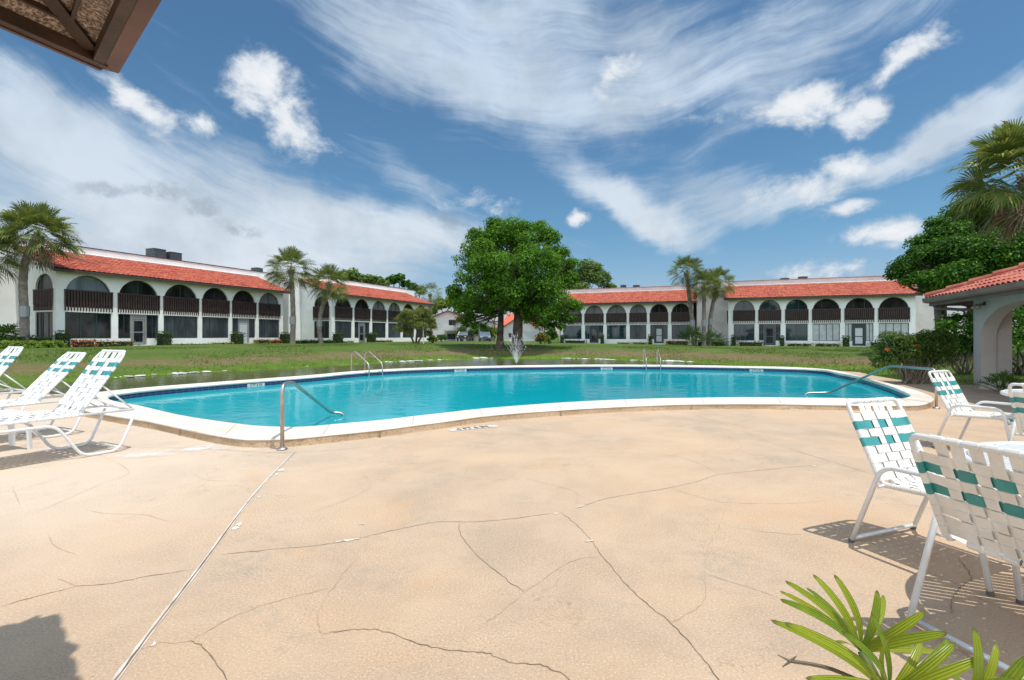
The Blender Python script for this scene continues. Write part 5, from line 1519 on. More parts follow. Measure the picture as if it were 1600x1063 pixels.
# ixora hedge by the pool with orange blooms
d = 13.9; c = G(1461, 603, 0)
e = thing('ixora_hedge', 'dense green shrub with bare twigs and a few orange flowers, right of the pool', 'shrub', (c.x, c.y + .7, 0))
lob = [(-.55, 0, .85, .55, .6, .62), (.0, .05, .95, .6, .65, .62), (.5, 0, .9, .55, .6, .6), (-.85, -.1, .6, .35, .45, .45), (.85, .1, .75, .4, .5, .6), (-.3, -.3, .7, .5, .4, .6), (.3, -.3, .65, .5, .4, .55), (-.5, -.2, 1.15, .4, .4, .3), (.2, -.1, 1.2, .5, .4, .3), (.6, -.1, 1.15, .4, .4, .3)]
V, Q = lobes_foliage(lob, 17000, 9, .06, .45, .3); np_mesh('foliage', V, Q, LEAF_HEDGE_NEAR if 'LEAF_HEDGE_NEAR' in globals() else leafmat('ixora_leaf', (.035, .085, .014), (.11, .19, .03), (.22, .27, .06), 3, .3), e)
m = MB()
TWIG = M('pale_twig', (.24, .19, .14), (.36, .30, .23), scale=8, rough=.9)
for k in range(90):
    a = random.uniform(0, 2 * PI); q = random.uniform(0, .35)
    x, y = math.cos(a) * q, math.sin(a) * q * .6
    t = Vector((x * 2.6 + random.uniform(-.25, .25) - .12, y * 1.8 - .12 + random.uniform(-.2, .2), random.uniform(.75, 1.3)))
    limb(m, (x * .9, y, 0), t, .013, .004, .3, 4)
for k in range(5): limb(m, (random.uniform(-.5, .6), random.uniform(-.2, .2), 0), (random.uniform(-.6, .7), 0, .7), .03, .015, .2, 4)
m.build('twigs', TWIG, e)
C = []
for (x, y, z) in ((-1.0, -.35, .95), (-.35, -.55, 1.05)):
    for k in range(22):
        v = rand_dirs(1)[0] * .055; C.append((x + v[0], y + v[1], z + v[2] * .7))
V, Q = leaf_quads(np.array(C), np.full(len(C), .045), .5, .9); np_mesh('flowers', V, Q, FLOWER, e)

# leafy shrub seen through the pavilion arch
def arch_shrub(label, px, py, d, w, h, leaf, n=4200):
    p = G(px, py, 0); p = Vector((X_(px, d), d, 0))
    e = thing('leafy_shrub', label, 'shrub', (p.x, p.y, gz(p.x, p.y)))
    lob = [(random.uniform(-.5, .5) * w, random.uniform(-.4, .4), h * random.uniform(.35, .85), w * .35, w * .3, h * .24) for k in range(9)]
    V, Q = lobes_foliage(lob, n, 8, .13, .3, .3); np_mesh('foliage', V, Q, leaf, e)
    m = MB()
    for k in range(9): limb(m, (random.uniform(-.15, .15), 0, -.1), (random.uniform(-.6, .6) * w, random.uniform(-.3, .3), h * random.uniform(.5, .9)), .035, .008, .25, 5)
    m.build('stems', BARK, e)
arch_shrub('tall loose shrub with dark arching stems seen through the pavilion arch', 1590, 560, 17.5, 2.6, 2.6, LEAF_DARK)
arch_shrub('dark shrub between the ixora hedge and the pavilion column', 1508, 560, 18.0, 1.4, 2.0, LEAF_DARK, 2600)
e = clump_plant('grass_tuft', 'spiky green tuft at the foot of the pavilion arch', (X_(1566, 11.6), 11.6, 0), .5, 16, LEAF_HEDGE)

# ------------------------------------------------------------------ fountain in the pond
def fountain():
    d = 31.0; p = Vector((X_(807, d), d, ZP))
    e = thing('fountain_spray', 'white water jet spreading above the pond in front of the oak', 'fountain', p)
    m, t, b, out = newmat('fountain_water')
    b.inputs['Base Color'].default_value = (.95, .97, .98, 1); b.inputs['Roughness'].default_value = .25
    tr = t.new('ShaderNodeBsdfTransparent'); mx = t.new('ShaderNodeMixShader'); mx.inputs[0].default_value = .55
    t.l.new(tr.outputs[0], mx.inputs[1]); t.l.new(b.outputs[0], mx.inputs[2]); t.l.new(mx.outputs[0], out.inputs[0])
    V, Q = [], []
    for k in range(58):
        a = random.uniform(0, 2 * PI); tilt = .03 + .36 * random.random() ** .8
        v = random.uniform(4.6, 6.4); vz, vh = v * math.cos(tilt), v * math.sin(tilt)
        T = vz / 9.8
        tm = random.uniform(.75, 1.55) * T
        n = 16
        for i in range(n):
            t0 = tm * i / n; t1 = t0 + tm / n * random.uniform(.35, .95)
            if i > 3 and random.random() < .35: continue
            def pos(tt): return Vector((math.cos(a) * vh * tt, math.sin(a) * vh * tt, .1 + vz * tt - 4.9 * tt * tt))
            A, Bp = pos(t0), pos(t1)
            if Bp.z < 0 or A.z < 0: continue
            w = .004 + .005 * random.random() + .003 * (i / n)
            j = Vector((random.uniform(-.03, .03), random.uniform(-.03, .03), random.uniform(-.03, .03))) * (i / n)
            for s in (Vector((w, 0, 0)), Vector((0, w, 0))):
                b0 = len(V); V.extend([A - s + j, A + s + j, Bp + s * .8 + j, Bp - s * .8 + j]); Q.append((b0, b0 + 1, b0 + 2, b0 + 3))
    np_mesh('water_jets', np.array([tuple(v) for v in V]), np.array(Q), m, e)
    MB().lathe((0, 0, -.2), [(.12, 0), (.14, .2), (.05, .3), (.04, .36)], 12).build('nozzle', UNIT, e)
fountain()
e = thing('garden_post', 'slim white post lamp in front of the olive shrub', 'post', (X_(661.5, 53), 53, gz(X_(661.5, 53), 53)))
m = MB(); m.tube([(0, 0, -.1), (0, 0, 1.55)], .05, 8); m.build('post', POWDER, e); m = MB(); m.lathe((0, 0, 1.55), [(.07, 0), (.12, .06), (.11, .22), (.02, .3)], 10); m.build('lantern', POWDER, e)
# ------------------------------------------------------------------ woven strap furniture
def weave(root, name, O, dv, dw, nr, rows, verts, wb, v0, v1, tube_r, mats, off=.0042, edge_wrap=True, curve=None):
    """straps woven on a frame. O + dv*v + dw*w; rows: (v, width, accent?), verts: (w, width)"""
    O, dv, dw, nr = Vector(O), Vector(dv).normalized(), Vector(dw).normalized(), Vector(nr).normalized()
    def P(v, w, o): 
        q = O + dv * v + dw * w + nr * o
        return curve(q, v, w) if curve else q
    white = MB(); acc = []
    th = .0012
    for i, (v, wd, a) in enumerate(rows):
        m = MB() if a else white
        L = []
        ws = [-wb]
        for j, (w, vw) in enumerate(verts): ws += [w - vw * .5, w + vw * .5]
        ws.append(wb)
        for k, w in enumerate(ws):
            if k == 0 or k == len(ws) - 1: o = tube_r * .55
            else:
                j = (k - 1) // 2
                o = -off if (i + j) % 2 == 0 else off
            L.append((w, o))
        m.sheet([[P(v - wd / 2, w, o), P(v + wd / 2, w, o)] for w, o in L])
        if edge_wrap:
            for s in (-1, 1):
                a_, b_ = P(v - wd / 2, s * (wb + .001), 0), P(v + wd / 2, s * (wb + .001), 0)
                m.tube([a_, b_], tube_r + .003, 10)
        if a: acc.append(m)
    for j, (w, vw) in enumerate(verts):
        L = [(v0, tube_r * .5)]
        for i, (v, wd, a) in sorted(enumerate(rows), key=lambda q: q[1][0]):
            o = off if (i + j) % 2 == 0 else -off
            L += [(v - wd * .45, o), (v + wd * .45, o)]
        L.append((v1, tube_r * .5))
        white.sheet([[P(v, w - vw / 2, o), P(v, w + vw / 2, o)] for v, o in L])
        for vv in (v0, v1):
            a_, b_ = P(vv, w - vw / 2, 0), P(vv, w + vw / 2, 0)
            white.tube([a_, b_], tube_r + .003, 10)
    part = white.build(name, mats[0], root, smooth=False)
    for m in acc: m.build('accent_strap', mats[1], part)
    return part

def make_chair(label, loc, rz):
    e = thing('strap_chair', label, 'chair', loc, rz, 'strap armchairs around the poolside tables')
    W, wb, hx, zs, rc, h = .308, .247, .232, .401, .227, .885
    tr = .0135
    # seat and back frame
    R = [(.275, -wb, .375), (.262, -wb, .425), (-hx, -wb, zs), (-hx - rc, -wb, h), (-hx - rc, wb, h), (-hx, wb, zs), (.262, wb, .425), (.275, wb, .375)]
    pts = bend(R[:2] + R[2:], .05, 5)
    m = MB(); m.tube(pts, tr, 10); m.tube([R[-1], R[0]], tr, 10)
    for s in (-1, 1):
        for x, z in ((-.215, .405), (.235, .42)): m.tube([(x, s * wb, z), (x, s * W, z - .005)], .009, 8)
    m.build('seat_frame', POWDER, e, smooth=True)
    for s in (-1, 1):
        m = MB(); m.tube(bend([(-.383, s * W, .012), (-.195, s * W, .533), (.243, s * W, .533), (.335, s * W, .012)], .085, 7), .0145, 10)
        a = m.build('arm_frame', POWDER, e, smooth=True)
        for x in (-.385, .337):
            m = MB(); m.tube([(x, s * W, .0), (x + (.004 if x < 0 else -.004), s * W, .022)], .0165, 10); m.build('foot_cap', RUBBER, a)
    m = MB(); m.tube([(-.374, -W, .034), (-.374, W, .034)], .012, 8); m.build('crossbar', POWDER, e, smooth=True)
    vs = [(-.134 + .067 * k, .051) for k in range(5)]
    Lb = math.hypot(rc, h - zs)
    rows = [(Lb - .105 - .054 * k, .0515, k in (1, 3)) for k in range(8)]
    weave(e, 'backrest', (-hx, 0, zs), (-rc, 0, h - zs), (0, 1, 0), (h - zs, 0, rc), rows, vs, wb, .012, Lb, tr, (VINYL, TEALV))
    def roll(q, v, w):
        if v > .475:
            k = (v - .475); return Vector((q.x - k + .35 * k, q.y, q.z - k * .95))
        return Vector((q.x, q.y, q.z - .012 * math.sin(PI * min(1, v / .475)) * (1 - (w / wb) ** 2)))
    rows = [(.03 + .054 * k, .051, k == 9) for k in range(10)]
    weave(e, 'seat', (-hx, 0, zs + .004), (.494, 0, .024), (0, 1, 0), (-.024, 0, .494), rows, vs, wb, .005, .535, tr, (VINYL, TEALV), curve=roll)
    return e
CH = [('white and teal strap armchair left of the front table, its woven front showing', (2.596, 3.028), -68.5),
      ('white and teal strap armchair in the right foreground, seen from behind', (2.262, 2.140), 15),
      ('white and teal strap armchair farther back beside the pool hand rail', (5.424, 5.848), -62.6),
      ('white and teal strap armchair at the rear table, cut by the right edge', (5.02, 4.60), 24)]
c0 = make_chair(CH[0][0], (*CH[0][1], 0), math.radians(CH[0][2]))
for lb, (x, y), a in CH[1:]:
    c = copy_tree(c0); c.location = (x, y, 0); c.rotation_euler = (0, 0, math.radians(a)); c['label'] = lb

def make_table(label, loc, rz, r, z):
    e = thing('slatted_table', label, 'table', loc, rz, 'round slatted poolside tables')
    m = MB(); n = int(2 * r / .042)
    for k in range(n):
        y = -r + (k + .5) * 2 * r / n; q = math.sqrt(max(0, (r - .03) ** 2 - y * y))
        if q > .03: m.box((0, y, z - .008), (2 * q, 2 * r / n - .009, .016), ch=.0)
    m.build('slats', POWDER, e)
    m = MB(); pr = [(r * math.cos(2 * PI * k / 48), r * math.sin(2 * PI * k / 48), z - .014) for k in range(48)]
    m.tube(pr, .02, 8, closed=True); m.build('rim', POWDER, e, smooth=True)
    m = MB(); m.box((0, 0, z - .025), (2 * r - .1, .05, .012)); m.box((0, 0, z - .026), (.05, 2 * r - .1, .012)); m.build('under_brace', POWDER, e)
    for k in range(4):
        a = PI / 4 + k * PI / 2
        m = MB(); m.tube(bend([(math.cos(a) * r * .55, math.sin(a) * r * .55, z - .03), (math.cos(a) * r * .5, math.sin(a) * r * .5, .4), (math.cos(a) * r * .66, math.sin(a) * r * .66, 0)], .1, 6), .017, 10); m.build('leg', POWDER, e, smooth=True)
    return e
make_table('round white slatted table in the right foreground between two strap chairs', (2.74, 2.20, 0), math.radians(-24), .61, .735)
make_table('round white slatted table by the right edge in front of the pavilion', (5.78, 5.2, 0), math.radians(-24), .58, .715)

def make_lounger(label, loc, rz, ang, group='strap loungers on the deck left of the pool'):
    e = thing('strap_lounger', label, 'sun lounger', loc, rz, group)
    W, zr = .325, .462; tr = .0145
    m = MB()
    m.tube(bend([(.52, -W, zr), (-1.28, -W, zr), (-1.28, W, zr), (.52, W, zr), (.52, -W, zr)], .09, 6), tr, 10)
    m.build('bed_frame', POWDER, e, smooth=True)
    for s in (-1, 1):
        y = s * (W + .012)
        m = MB(); m.tube(bend([(-.92, y, .0), (-.80, y, .385), (-.235, y, .385), (.0, y, .016), (.345, y, .016), (.525, y, zr)], .10, 7), .0155, 10)
        for x in (-.30, -.68): m.tube([(x, y, .385), (x - .01, s * W, zr)], .010, 8)
        m.build('sled_leg', POWDER, e, smooth=True)
    for x, z in ((.345, .05), (-.86, .20)):
        m = MB(); m.tube([(x, -W, z), (x, W, z)], .011, 8); m.build('crossbar', POWDER, e, smooth=True)
    vs = [(-.195 + .13 * k, .088) for k in range(4)]
    rows = [(.05 + .058 * k, .050, False) for k in range(21)]
    weave(e, 'bed', (-1.28, 0, zr), (1, 0, 0), (0, 1, 0), (0, 0, 1), rows, vs, W, .0, 1.27, tr, (VINYL_W, TEALV), curve=lambda q, v, w: Vector((q.x, q.y, q.z - .010 * (1 - (w / W) ** 2))))
    a = math.radians(ang); L = .80; wb = .285
    dv = Vector((math.cos(a), 0, math.sin(a))); O = Vector((.0, 0, zr + .012))
    P = lambda v, w: O + dv * v + Vector((0, w, 0))
    m = MB(); m.tube(bend([P(-.02, -wb), P(L, -wb), P(L, wb), P(-.02, wb)], .11, 8), tr, 10); m.tube([P(0, -W), P(0, W)], .011, 8)
    for s in (-1, 1):
        m.tube([P(.36, s * (wb - .02)), (.50, s * (W - .04), zr + .01)], .010, 8)
        m.tube([P(.20, s * (wb - .02)), (.42, s * (W - .04), zr + .0)], .008, 8)
    m.tube([P(.36, -wb + .02), P(.36, wb - .02)], .009, 8)
    bf = m.build('back_frame', POWDER, e, smooth=True)
    rows = [(L - .125 - .057 * k, .051, k in (1, 3)) for k in range(11)]
    weave(e, 'backrest', O, dv, (0, 1, 0), (-math.sin(a), 0, math.cos(a)), rows, vs, wb, .01, L, tr, (VINYL_W, TEALV))
    return e
LR = math.radians(62.6)
make_lounger('nearest white strap lounger with its back raised steeply, right of the three', (-4.95, 5.70, 0), LR, 56)
make_lounger('middle white strap lounger with a lower raised back', (-6.33, 6.69, 0), LR, 49)
make_lounger('farthest white strap lounger, cut by the left edge of the photo', (-7.98, 7.62, 0), LR, 56)
e = thing('side_table', 'small low white side table between the two nearest loungers', 'side table', (-5.93, 5.86, 0), LR)
m = MB(); m.box((0, 0, .415), (.46, .46, .045), ch=.02); m.build('table_top', POWDER, e, smooth=False)
for sx in (-1, 1):
    for sy in (-1, 1):
        m = MB(); prof = [(.10, .39), (.19, .35), (.225, .24), (.235, .0)]
        P = catmull([Vector((sx * q, sy * q, z)) for q, z in prof], 5)
        n = Vector((-sy, sx, 0)).normalized() * .028; t = Vector((sx, sy, 0)).normalized() * .012
        m.sheet([[p - n - t, p + n - t, p + n + t, p - n + t, p - n - t] for p in P]); m.build('leg', POWDER, e)

# ------------------------------------------------------------------ stainless rails and ladders
def rail_thing(name, label, cat, base, paths, r=.0225, flanges=()):
    e = thing(name, label, cat, base)
    b = Vector(base)
    for p in paths:
        m = MB(); m.tube([Vector(q) - b for q in p], r, 14); m.build('rail', STEEL, e, smooth=True)
    for f in flanges:
        m = MB(); q = Vector(f) - b; m.lathe((q.x, q.y, q.z), [(.058, .002), (.06, .012), (.045, .026), (.026, .034)], 18); m.build('flange', STEEL, e, smooth=True)
    return e
p = G(441, 703); q = G(517, 646.6, .0); t = G(452, 601, .745); u = (Vector((q.x, q.y, 0)) - Vector((p.x, p.y, 0))).normalized()
path = bend([(p.x, p.y, .0), (p.x, p.y, .755), (p.x + u.x * .42, p.y + u.y * .42, .745), (q.x, q.y, .02), (q.x + .22, q.y + .05, .0), (q.x + .22, q.y + .05, -.5)], .11, 8)
rail_thing('hand_rail', 'stainless hand rail rising from the deck at the left front of the pool', 'hand rail', (p.x, p.y, 0), [path], flanges=[(p.x, p.y, 0)])
p = G(1463, 638.5); q = G(1296, 615, .0); s = G(1390, 573, .70)
path = bend([(p.x, p.y, 0), (p.x, p.y, .712), (s.x, s.y, .712), (q.x, q.y, .02), (q.x - .55, q.y + .05, .0), (q.x - .55, q.y + .05, -.5)], .13, 8)
rail_thing('hand_rail', 'stainless hand rail behind the chair at the right end of the pool', 'hand rail', (p.x, p.y, 0), [path], flanges=[(p.x, p.y, 0)])
def ladder(label, px0, px1, pyw):
    a, b = G(px0, pyw, ZC), G(px1, pyw, ZC)
    c = (a + b) / 2
    i = min(range(NP_), key=lambda k: (Vector((INN[k].x, INN[k].y, 0)) - Vector((c.x, c.y, 0))).length)
    w = INN[i]; t = INN[(i + 1) % NP_] - INN[i - 1]; t.z = 0; t.normalize(); n = Vector((t.y, -t.x, 0))
    if n.dot(w - OUT[i]) < 0: n = -n
    if t.x < 0: t = -t
    wid = (b - a).length * .5
    cc = Vector((w.x, w.y, 0))
    paths = []
    for s_ in (-1, 1):
        o = cc + t * wid * s_
        P = lambda k, z: o + n * k + Vector((0, 0, z))
        paths.append(bend([P(-.80, .0), P(-.80, .70), P(-.62, .80), P(.16, .36), P(.16, -.95)], .15, 8))
    e = rail_thing('pool_ladder', label, 'ladder', cc, paths, .0215, [])
    for z in (-.35, -.62, -.88):
        m = MB(); A, B = n * .16 - t * wid + Vector((0, 0, z)), n * .16 + t * wid + Vector((0, 0, z))
        m.sheet([[A - n * .05, A + n * .05], [B - n * .05, B + n * .05]]); m.tube([A, B], .018, 8); m.build('tread', STEEL, e)
ladder('stainless pool ladder at the far left side of the pool', 571, 597, 580)
ladder('stainless pool ladder at the middle of the far pool side', 1009, 1030.5, 571.4)

# ------------------------------------------------------------------ pavilion on the right
def pavilion():
    P0 = G(1521, 606, 0.0); P0.z = 0
    u, n = -UA, -NA                      # along the front wall toward the viewer / out toward the pool
    L = Line(P0, u, n, 0.0)
    org = tuple(P0)
    e = thing('pavilion', 'stucco pool pavilion with arches and a red barrel tile roof at the right', 'pavilion', org)
    Hw, th, Lw = 2.28, .30, 9.2
    f = lambda t, o, z: L(t, o, z)
    arches = [(.40, 4.2), (4.75, 8.6)]
    def wall(m, L, arches, Lw, spring=1.30, rise=.78):
        f = lambda t, o, z: L(t, o, z)
        edges = [0] + [x for a in arches for x in a] + [Lw]
        for i in range(0, len(edges), 2):
            a, b = edges[i], edges[i + 1]
            for o in (0, -th): m.quad(f(a, o, -.1), f(b, o, -.1), f(b, o, Hw), f(a, o, Hw))
            for t in (a, b): m.quad(f(t, 0, -.1), f(t, -th, -.1), f(t, -th, spring if 0 < t < Lw else Hw), f(t, 0, spring if 0 < t < Lw else Hw))
        for (a, b) in arches:
            c, r = (a + b) / 2, (b - a) / 2; N = 28
            pts = [(c - r * math.cos(PI * i / N), spring + rise * math.sin(PI * i / N)) for i in range(N + 1)]
            for p, q in zip(pts[:-1], pts[1:]):
                for o in (0, -th): m.quad(f(p[0], o, p[1]), f(q[0], o, q[1]), f(q[0], o, Hw), f(p[0], o, Hw))
                m.quad(f(p[0], 0, p[1]), f(q[0], 0, q[1]), f(q[0], -th, q[1]), f(p[0], -th, p[1]))
        m.quad(f(0, 0, Hw), f(Lw, 0, Hw), f(Lw, -th, Hw), f(0, -th, Hw))
    m = MB(); wall(m, L, arches, Lw); m.build('arcade_wall', STUCCO_GREY, e, org=org)
    D = 6.6
    L2 = Line(L(0, -D, 0), u, n, 0.0)
    m = MB(); wall(m, L2, arches, Lw); m.build('rear_arcade_wall', STUCCO_GREY, e, org=org)
    for k, (t, o) in enumerate(((.20, -th - .16), (.2, -D + .2), (4.5, -th - .16))):
        m = MB(); c = L(t, o, Hw / 2); m.box((c.x, c.y, c.z - .05), (.34, .30, Hw + .1), rz=math.atan2(u.y, u.x)); m.build('column', STUCCO_GREY, e, org=org)
    # hip roof
    ov, ze, sl = .62, 2.30, .40
    TL, W = Lw + 2 * 1.1, D + 2 * ov
    run = W / 2
    S = run * math.hypot(1, sl); co, si = 1 / math.hypot(1, sl), sl / math.hypot(1, sl)
    m = MB()
    def Pf(t, s, up): return L(t - 1.1, ov - s * co + up * si, ze + .05 + s * si + up * co)
    tile_sheet(m, Pf, TL, S, .215, .40, co, co, 8, .05, .022)
    def Pb(t, s, up): return L(t - 1.1, -D - ov + s * co, ze + .05 + s * si + up * co)
    tile_sheet(m, Pb, TL, S, .30, .40, co, co, 4, .05, .022)
    def Pe(t, s, up): return L(-1.1 + s * co - up * si, ov - W + t, ze + .05 + s * si + up * co)
    tile_sheet(m, Pe, W, S, .215, .40, co, co, 6, .05, .022)
    def Pg(t, s, up): return L(TL - 1.1 - s * co, ov - W + t, ze + .05 + s * si + up * co)
    tile_sheet(m, Pg, W, S, .30, .40, co, co, 4, .05, .022)
    r = m.build('hip_roof', TILE_NEAR, e, org=org)
    # hip and ridge caps
    m = MB()
    def cap(a, b, nseg):
        a, b = Vector(a), Vector(b)
        for k in range(nseg):
            p, q = a.lerp(b, k / nseg), a.lerp(b, (k + 1.12) / nseg)
            m.tube([p + Vector((0, 0, .05)), q + Vector((0, 0, .015))], [.105, .085], 10)
    hp = Vector(Pf(run, S, .03)); he = Vector(Pf(TL - run, S, .03))
    cap(Pf(0, 0, .02), hp, 11); cap(Pb(0, 0, .02), hp, 11); cap(hp, he, 12)
    m.build('ridge_cap_tiles', TILE_NEAR, e, org=org)
    # gutter, fascia and soffit
    m = MB()
    prof = [(.0, .0), (.015, -.10), (.08, -.125), (.135, -.09), (.15, .01), (.135, .01), (.12, -.075), (.075, -.10), (.03, -.08), (.02, .0)]
    for (A, B, out) in ((L(-1.1, ov, ze), L(TL - 1.1, ov, ze), n), (L(-1.1, ov, ze), L(-1.1, ov - W, ze), -u)):
        m.sheet([[A + out * (o - .03) + Vector((0, 0, z + .05)) for o, z in prof], [B + out * (o - .03) + Vector((0, 0, z + .05)) for o, z in prof]])
        m.poly([A + out * (o - .03) + Vector((0, 0, z + .05)) for o, z in prof])
    m.build('gutter', GUTTER, e, org=org)
    m = MB()
    def fb(A, B, inw):
        m.hexa([A + Vector((0, 0, -.16)), B + Vector((0, 0, -.16)), B + inw * .04 + Vector((0, 0, -.16)), A + inw * .04 + Vector((0, 0, -.16)), A + Vector((0, 0, .05)), B + Vector((0, 0, .05)), B + inw * .04 + Vector((0, 0, .05)), A + inw * .04 + Vector((0, 0, .05))])
    k = .035
    fb(L(-1.1 + k, ov - k, ze), L(TL - 1.1, ov - k, ze), -n); fb(L(-1.1 + k, ov - k, ze), L(-1.1 + k, ov - W, ze), u)
    m.quad(L(-1.06, ov - .04, ze - .10), L(TL - 1.1, ov - .04, ze - .10), L(TL - 1.1, 0.0, ze - .02), L(-1.06, 0.0, ze - .02))
    m.quad(L(-1.06, 0, ze - .02), L(0, 0, ze - .02), L(0, -D - ov, ze - .02), L(-1.06, -D - ov, ze - .02))
    m.quad(L(0, -th, Hw + .03), L(Lw, -th, Hw + .03), L(Lw, -D, Hw + .03), L(0, -D, Hw + .03))
    m.build('fascia', GUTTER_D, e, org=org)
    m = MB(); a = L(-.55, ov - .02, ze - .04)
    m.tube(bend([L(-.85, ov - .06, ze - .06), L(-.85, ov - .10, ze - .22), L(-.30, .12, ze - .30), L(.05, .05, ze - .30)], .10, 6), .04, 10); m.build('downspout', GUTTER_D, e, org=org)
    # wall lamp hanging on the front wall
    p = L(.62, 0.0, 2.08)
    w = thing('wall_lamp', 'small bronze twin flood lamp under the pavilion eave', 'lamp', p)
    m = MB(); m.tube([(0, 0, .06), (0, 0, -.02)], .05, 10); m.tube([Vector((0, 0, .0)), n * .10 + Vector((0, 0, .0))], .012, 8); m.build('mount', FASCIA, w)
    for s in (-1, 1):
        c = n * .12 + u * .09 * s; m = MB(); m.tube([c + Vector((0, 0, .02)), c + n * .05 + u * .03 * s + Vector((0, 0, -.05)), c + n * .08 + u * .05 * s + Vector((0, 0, -.09))], [.02, .045, .055], 10); m.build('lamp_head', M('lamp_bronze', (.30, .27, .23), rough=.5), w, smooth=True)
GUTTER = M('grey_brown_gutter', (.19, .125, .10), (.23, .16, .13), scale=2, rough=.5); GUTTER_D = M('brown_eave_board', (.13, .085, .068), (.16, .11, .09), scale=2, rough=.6)
pavilion()

# ------------------------------------------------------------------ shelter roof over the photographer
def shelter():
    zc = 2.35; c = AT(160, 108, (zc - H) * F / (HY - 108))
    u = Vector((-.373, -.928, 0)).normalized(); v = Vector((.73, -.683, 0)).normalized()
    e = thing('shelter_roof', 'dark brown timber corner of an overhanging shelter roof at the top left', 'roof', c)
    UL, VL = 4.6, 6.2; sl = .33
    inw_u = v - u * v.dot(u); inw_u.normalize(); inw_v = u - v * u.dot(v); inw_v.normalize()
    def R(a, b, dz=0.0):
        q = u * a + v * b
        du, dv_ = q.dot(inw_u), q.dot(inw_v)
        return q + Vector((0, 0, min(max(du, 0), max(dv_, 0)) * sl + dz))
    WOODU = M('shelter_timber', (.050, .026, .016), (.085, .045, .028), scale=5, rough=.65, bump=.3, bscale=30)
    DRIP = M('red_brown_drip_edge', (.10, .034, .020), (.15, .055, .032), scale=4, rough=.5)
    m, t, b, out = newmat('textured_soffit')
    p = t.pos(); nz = t.noise(p, 75, 3, .8)
    t.put(b.inputs['Base Color'], t.mix(t.ramp(nz, .40, .66), (.20, .13, .10), (.85, .70, .58))); b.inputs['Roughness'].default_value = .95
    t.l.new(t.bump(nz, .9, .02), b.inputs['Normal']); SOF = m
    def onhip(t):
        # point at distance t from both edges
        det = inw_u.x * inw_v.y - inw_u.y * inw_v.x
        return Vector(((t * inw_v.y - inw_u.y * t) / det, (inw_u.x * t - t * inw_v.x) / det, 0))
    m = MB(); zk = Vector((0, 0, 2.0 * sl + .035)); z0 = Vector((0, 0, .035))
    K = onhip(2.0) + zk; U_, V_ = u * UL, v * VL; U2, V2 = U_ + inw_u * 2.0 + zk, V_ + inw_v * 2.0 + zk
    m.poly([z0, U_ + z0, U2, K]); m.poly([z0, K, V2, V_ + z0]); m.poly([K, U2, V2])
    m.build('soffit', SOF, e)
    # tiles above
    m = MB(); per = .24; N = 120
    m.sheet([[R(UL * i / 30 - .05, VL * j / N - .05, .20 + .05 * abs(math.sin(PI * VL * j / N / per)) + (.03 if i % 3 == 0 else 0)) for j in range(N + 1)] for i in range(31)])
    m.build('roof_tiles', TILE_NEAR, e)
    m = MB()
    # the row of tile ends hanging past the edges gives the scalloped shadow
    for k in range(24):
        q = u * (k * .24 + .1) - inw_u * .06; m.tube([q + Vector((0, 0, .20)), q + inw_u * .5 + Vector((0, 0, .33))], .085, 8)
    for k in range(38):
        q = v * (k * .16 + .06) - inw_v * .095; m.tube([q + Vector((0, 0, .20)), q + inw_v * .5 + Vector((0, 0, .33))], .085, 8)
    m.build('eave_tiles', TILE_NEAR, e)
    def board(m, d, inw, Lg, o0, o1, z0, z1):
        A, B = d * 0, d * Lg
        a0, a1 = A + inw * o0, A + inw * o1
        m.hexa([a0 + Vector((0, 0, z0)), B + inw * o0 + Vector((0, 0, z0)), B + inw * o1 + Vector((0, 0, z0)), a1 + Vector((0, 0, z0)), a0 + Vector((0, 0, z1)), B + inw * o0 + Vector((0, 0, z1)), B + inw * o1 + Vector((0, 0, z1)), a1 + Vector((0, 0, z1))])
    m = MB(); board(m, u, inw_u, UL, .0, .035, 0, .17); board(m, v, inw_v, VL, .0, .035, 0.002, .172); m.build('fascia', WOODU, e)
    m = MB(); board(m, v, inw_v, VL, .105, .117, .055, .20); m.build('trim_strip', WOODU, e)
    m = MB(); board(m, u, inw_u, UL, .105, .118, .055, .20); m.build('trim_strip', WOODU, e)
    m = MB(); board(m, v, inw_v, VL, -.052, -.002, .005, .19); a0 = inw_u * .0 - v * .0; m.hexa([inw_v * -.002 + Vector((0, 0, .005)), inw_v * -.052 + Vector((0, 0, .005)), inw_v * -.05 - v * .012 + Vector((0, 0, .006)), -v * .016 + Vector((0, 0, .006)), inw_v * -.002 + Vector((0, 0, .19)), inw_v * -.052 + Vector((0, 0, .19)), inw_v * -.05 - v * .012 + Vector((0, 0, .189)), -v * .016 + Vector((0, 0, .189))]); m.build('drip_edge', DRIP, e)
    m = MB(); board(m, u, inw_u, UL, -.018, -.002, -.004, .15); m.build('drip_edge', DRIP, e)
    # hip rafter and jack rafters under the soffit
    diag = (inw_u + inw_v).normalized()
    def raft(d0, s0, s1, w, dp):
        side = Vector((-d0.y, d0.x, 0))
        return d0, side
    m = MB()
    k = 1.0
    # walk along the hip: equal distance from both edges
    A = u * 0
    p0, p1 = onhip(.045), onhip(1.95); s = Vector((-(p1 - p0).y, (p1 - p0).x, 0)).normalized() * .024
    z0, z1 = .045 * sl + .035, 1.95 * sl + .035
    m.hexa([p0 - s + Vector((0, 0, z0 - .022)), p1 - s + Vector((0, 0, z1 - .022)), p1 + s + Vector((0, 0, z1 - .022)), p0 + s + Vector((0, 0, z0 - .022)), p0 - s + Vector((0, 0, z0 + .01)), p1 - s + Vector((0, 0, z1 + .01)), p1 + s + Vector((0, 0, z1 + .01)), p0 + s + Vector((0, 0, z0 + .01))])
    m.build('hip_rafter', WOODU, e)
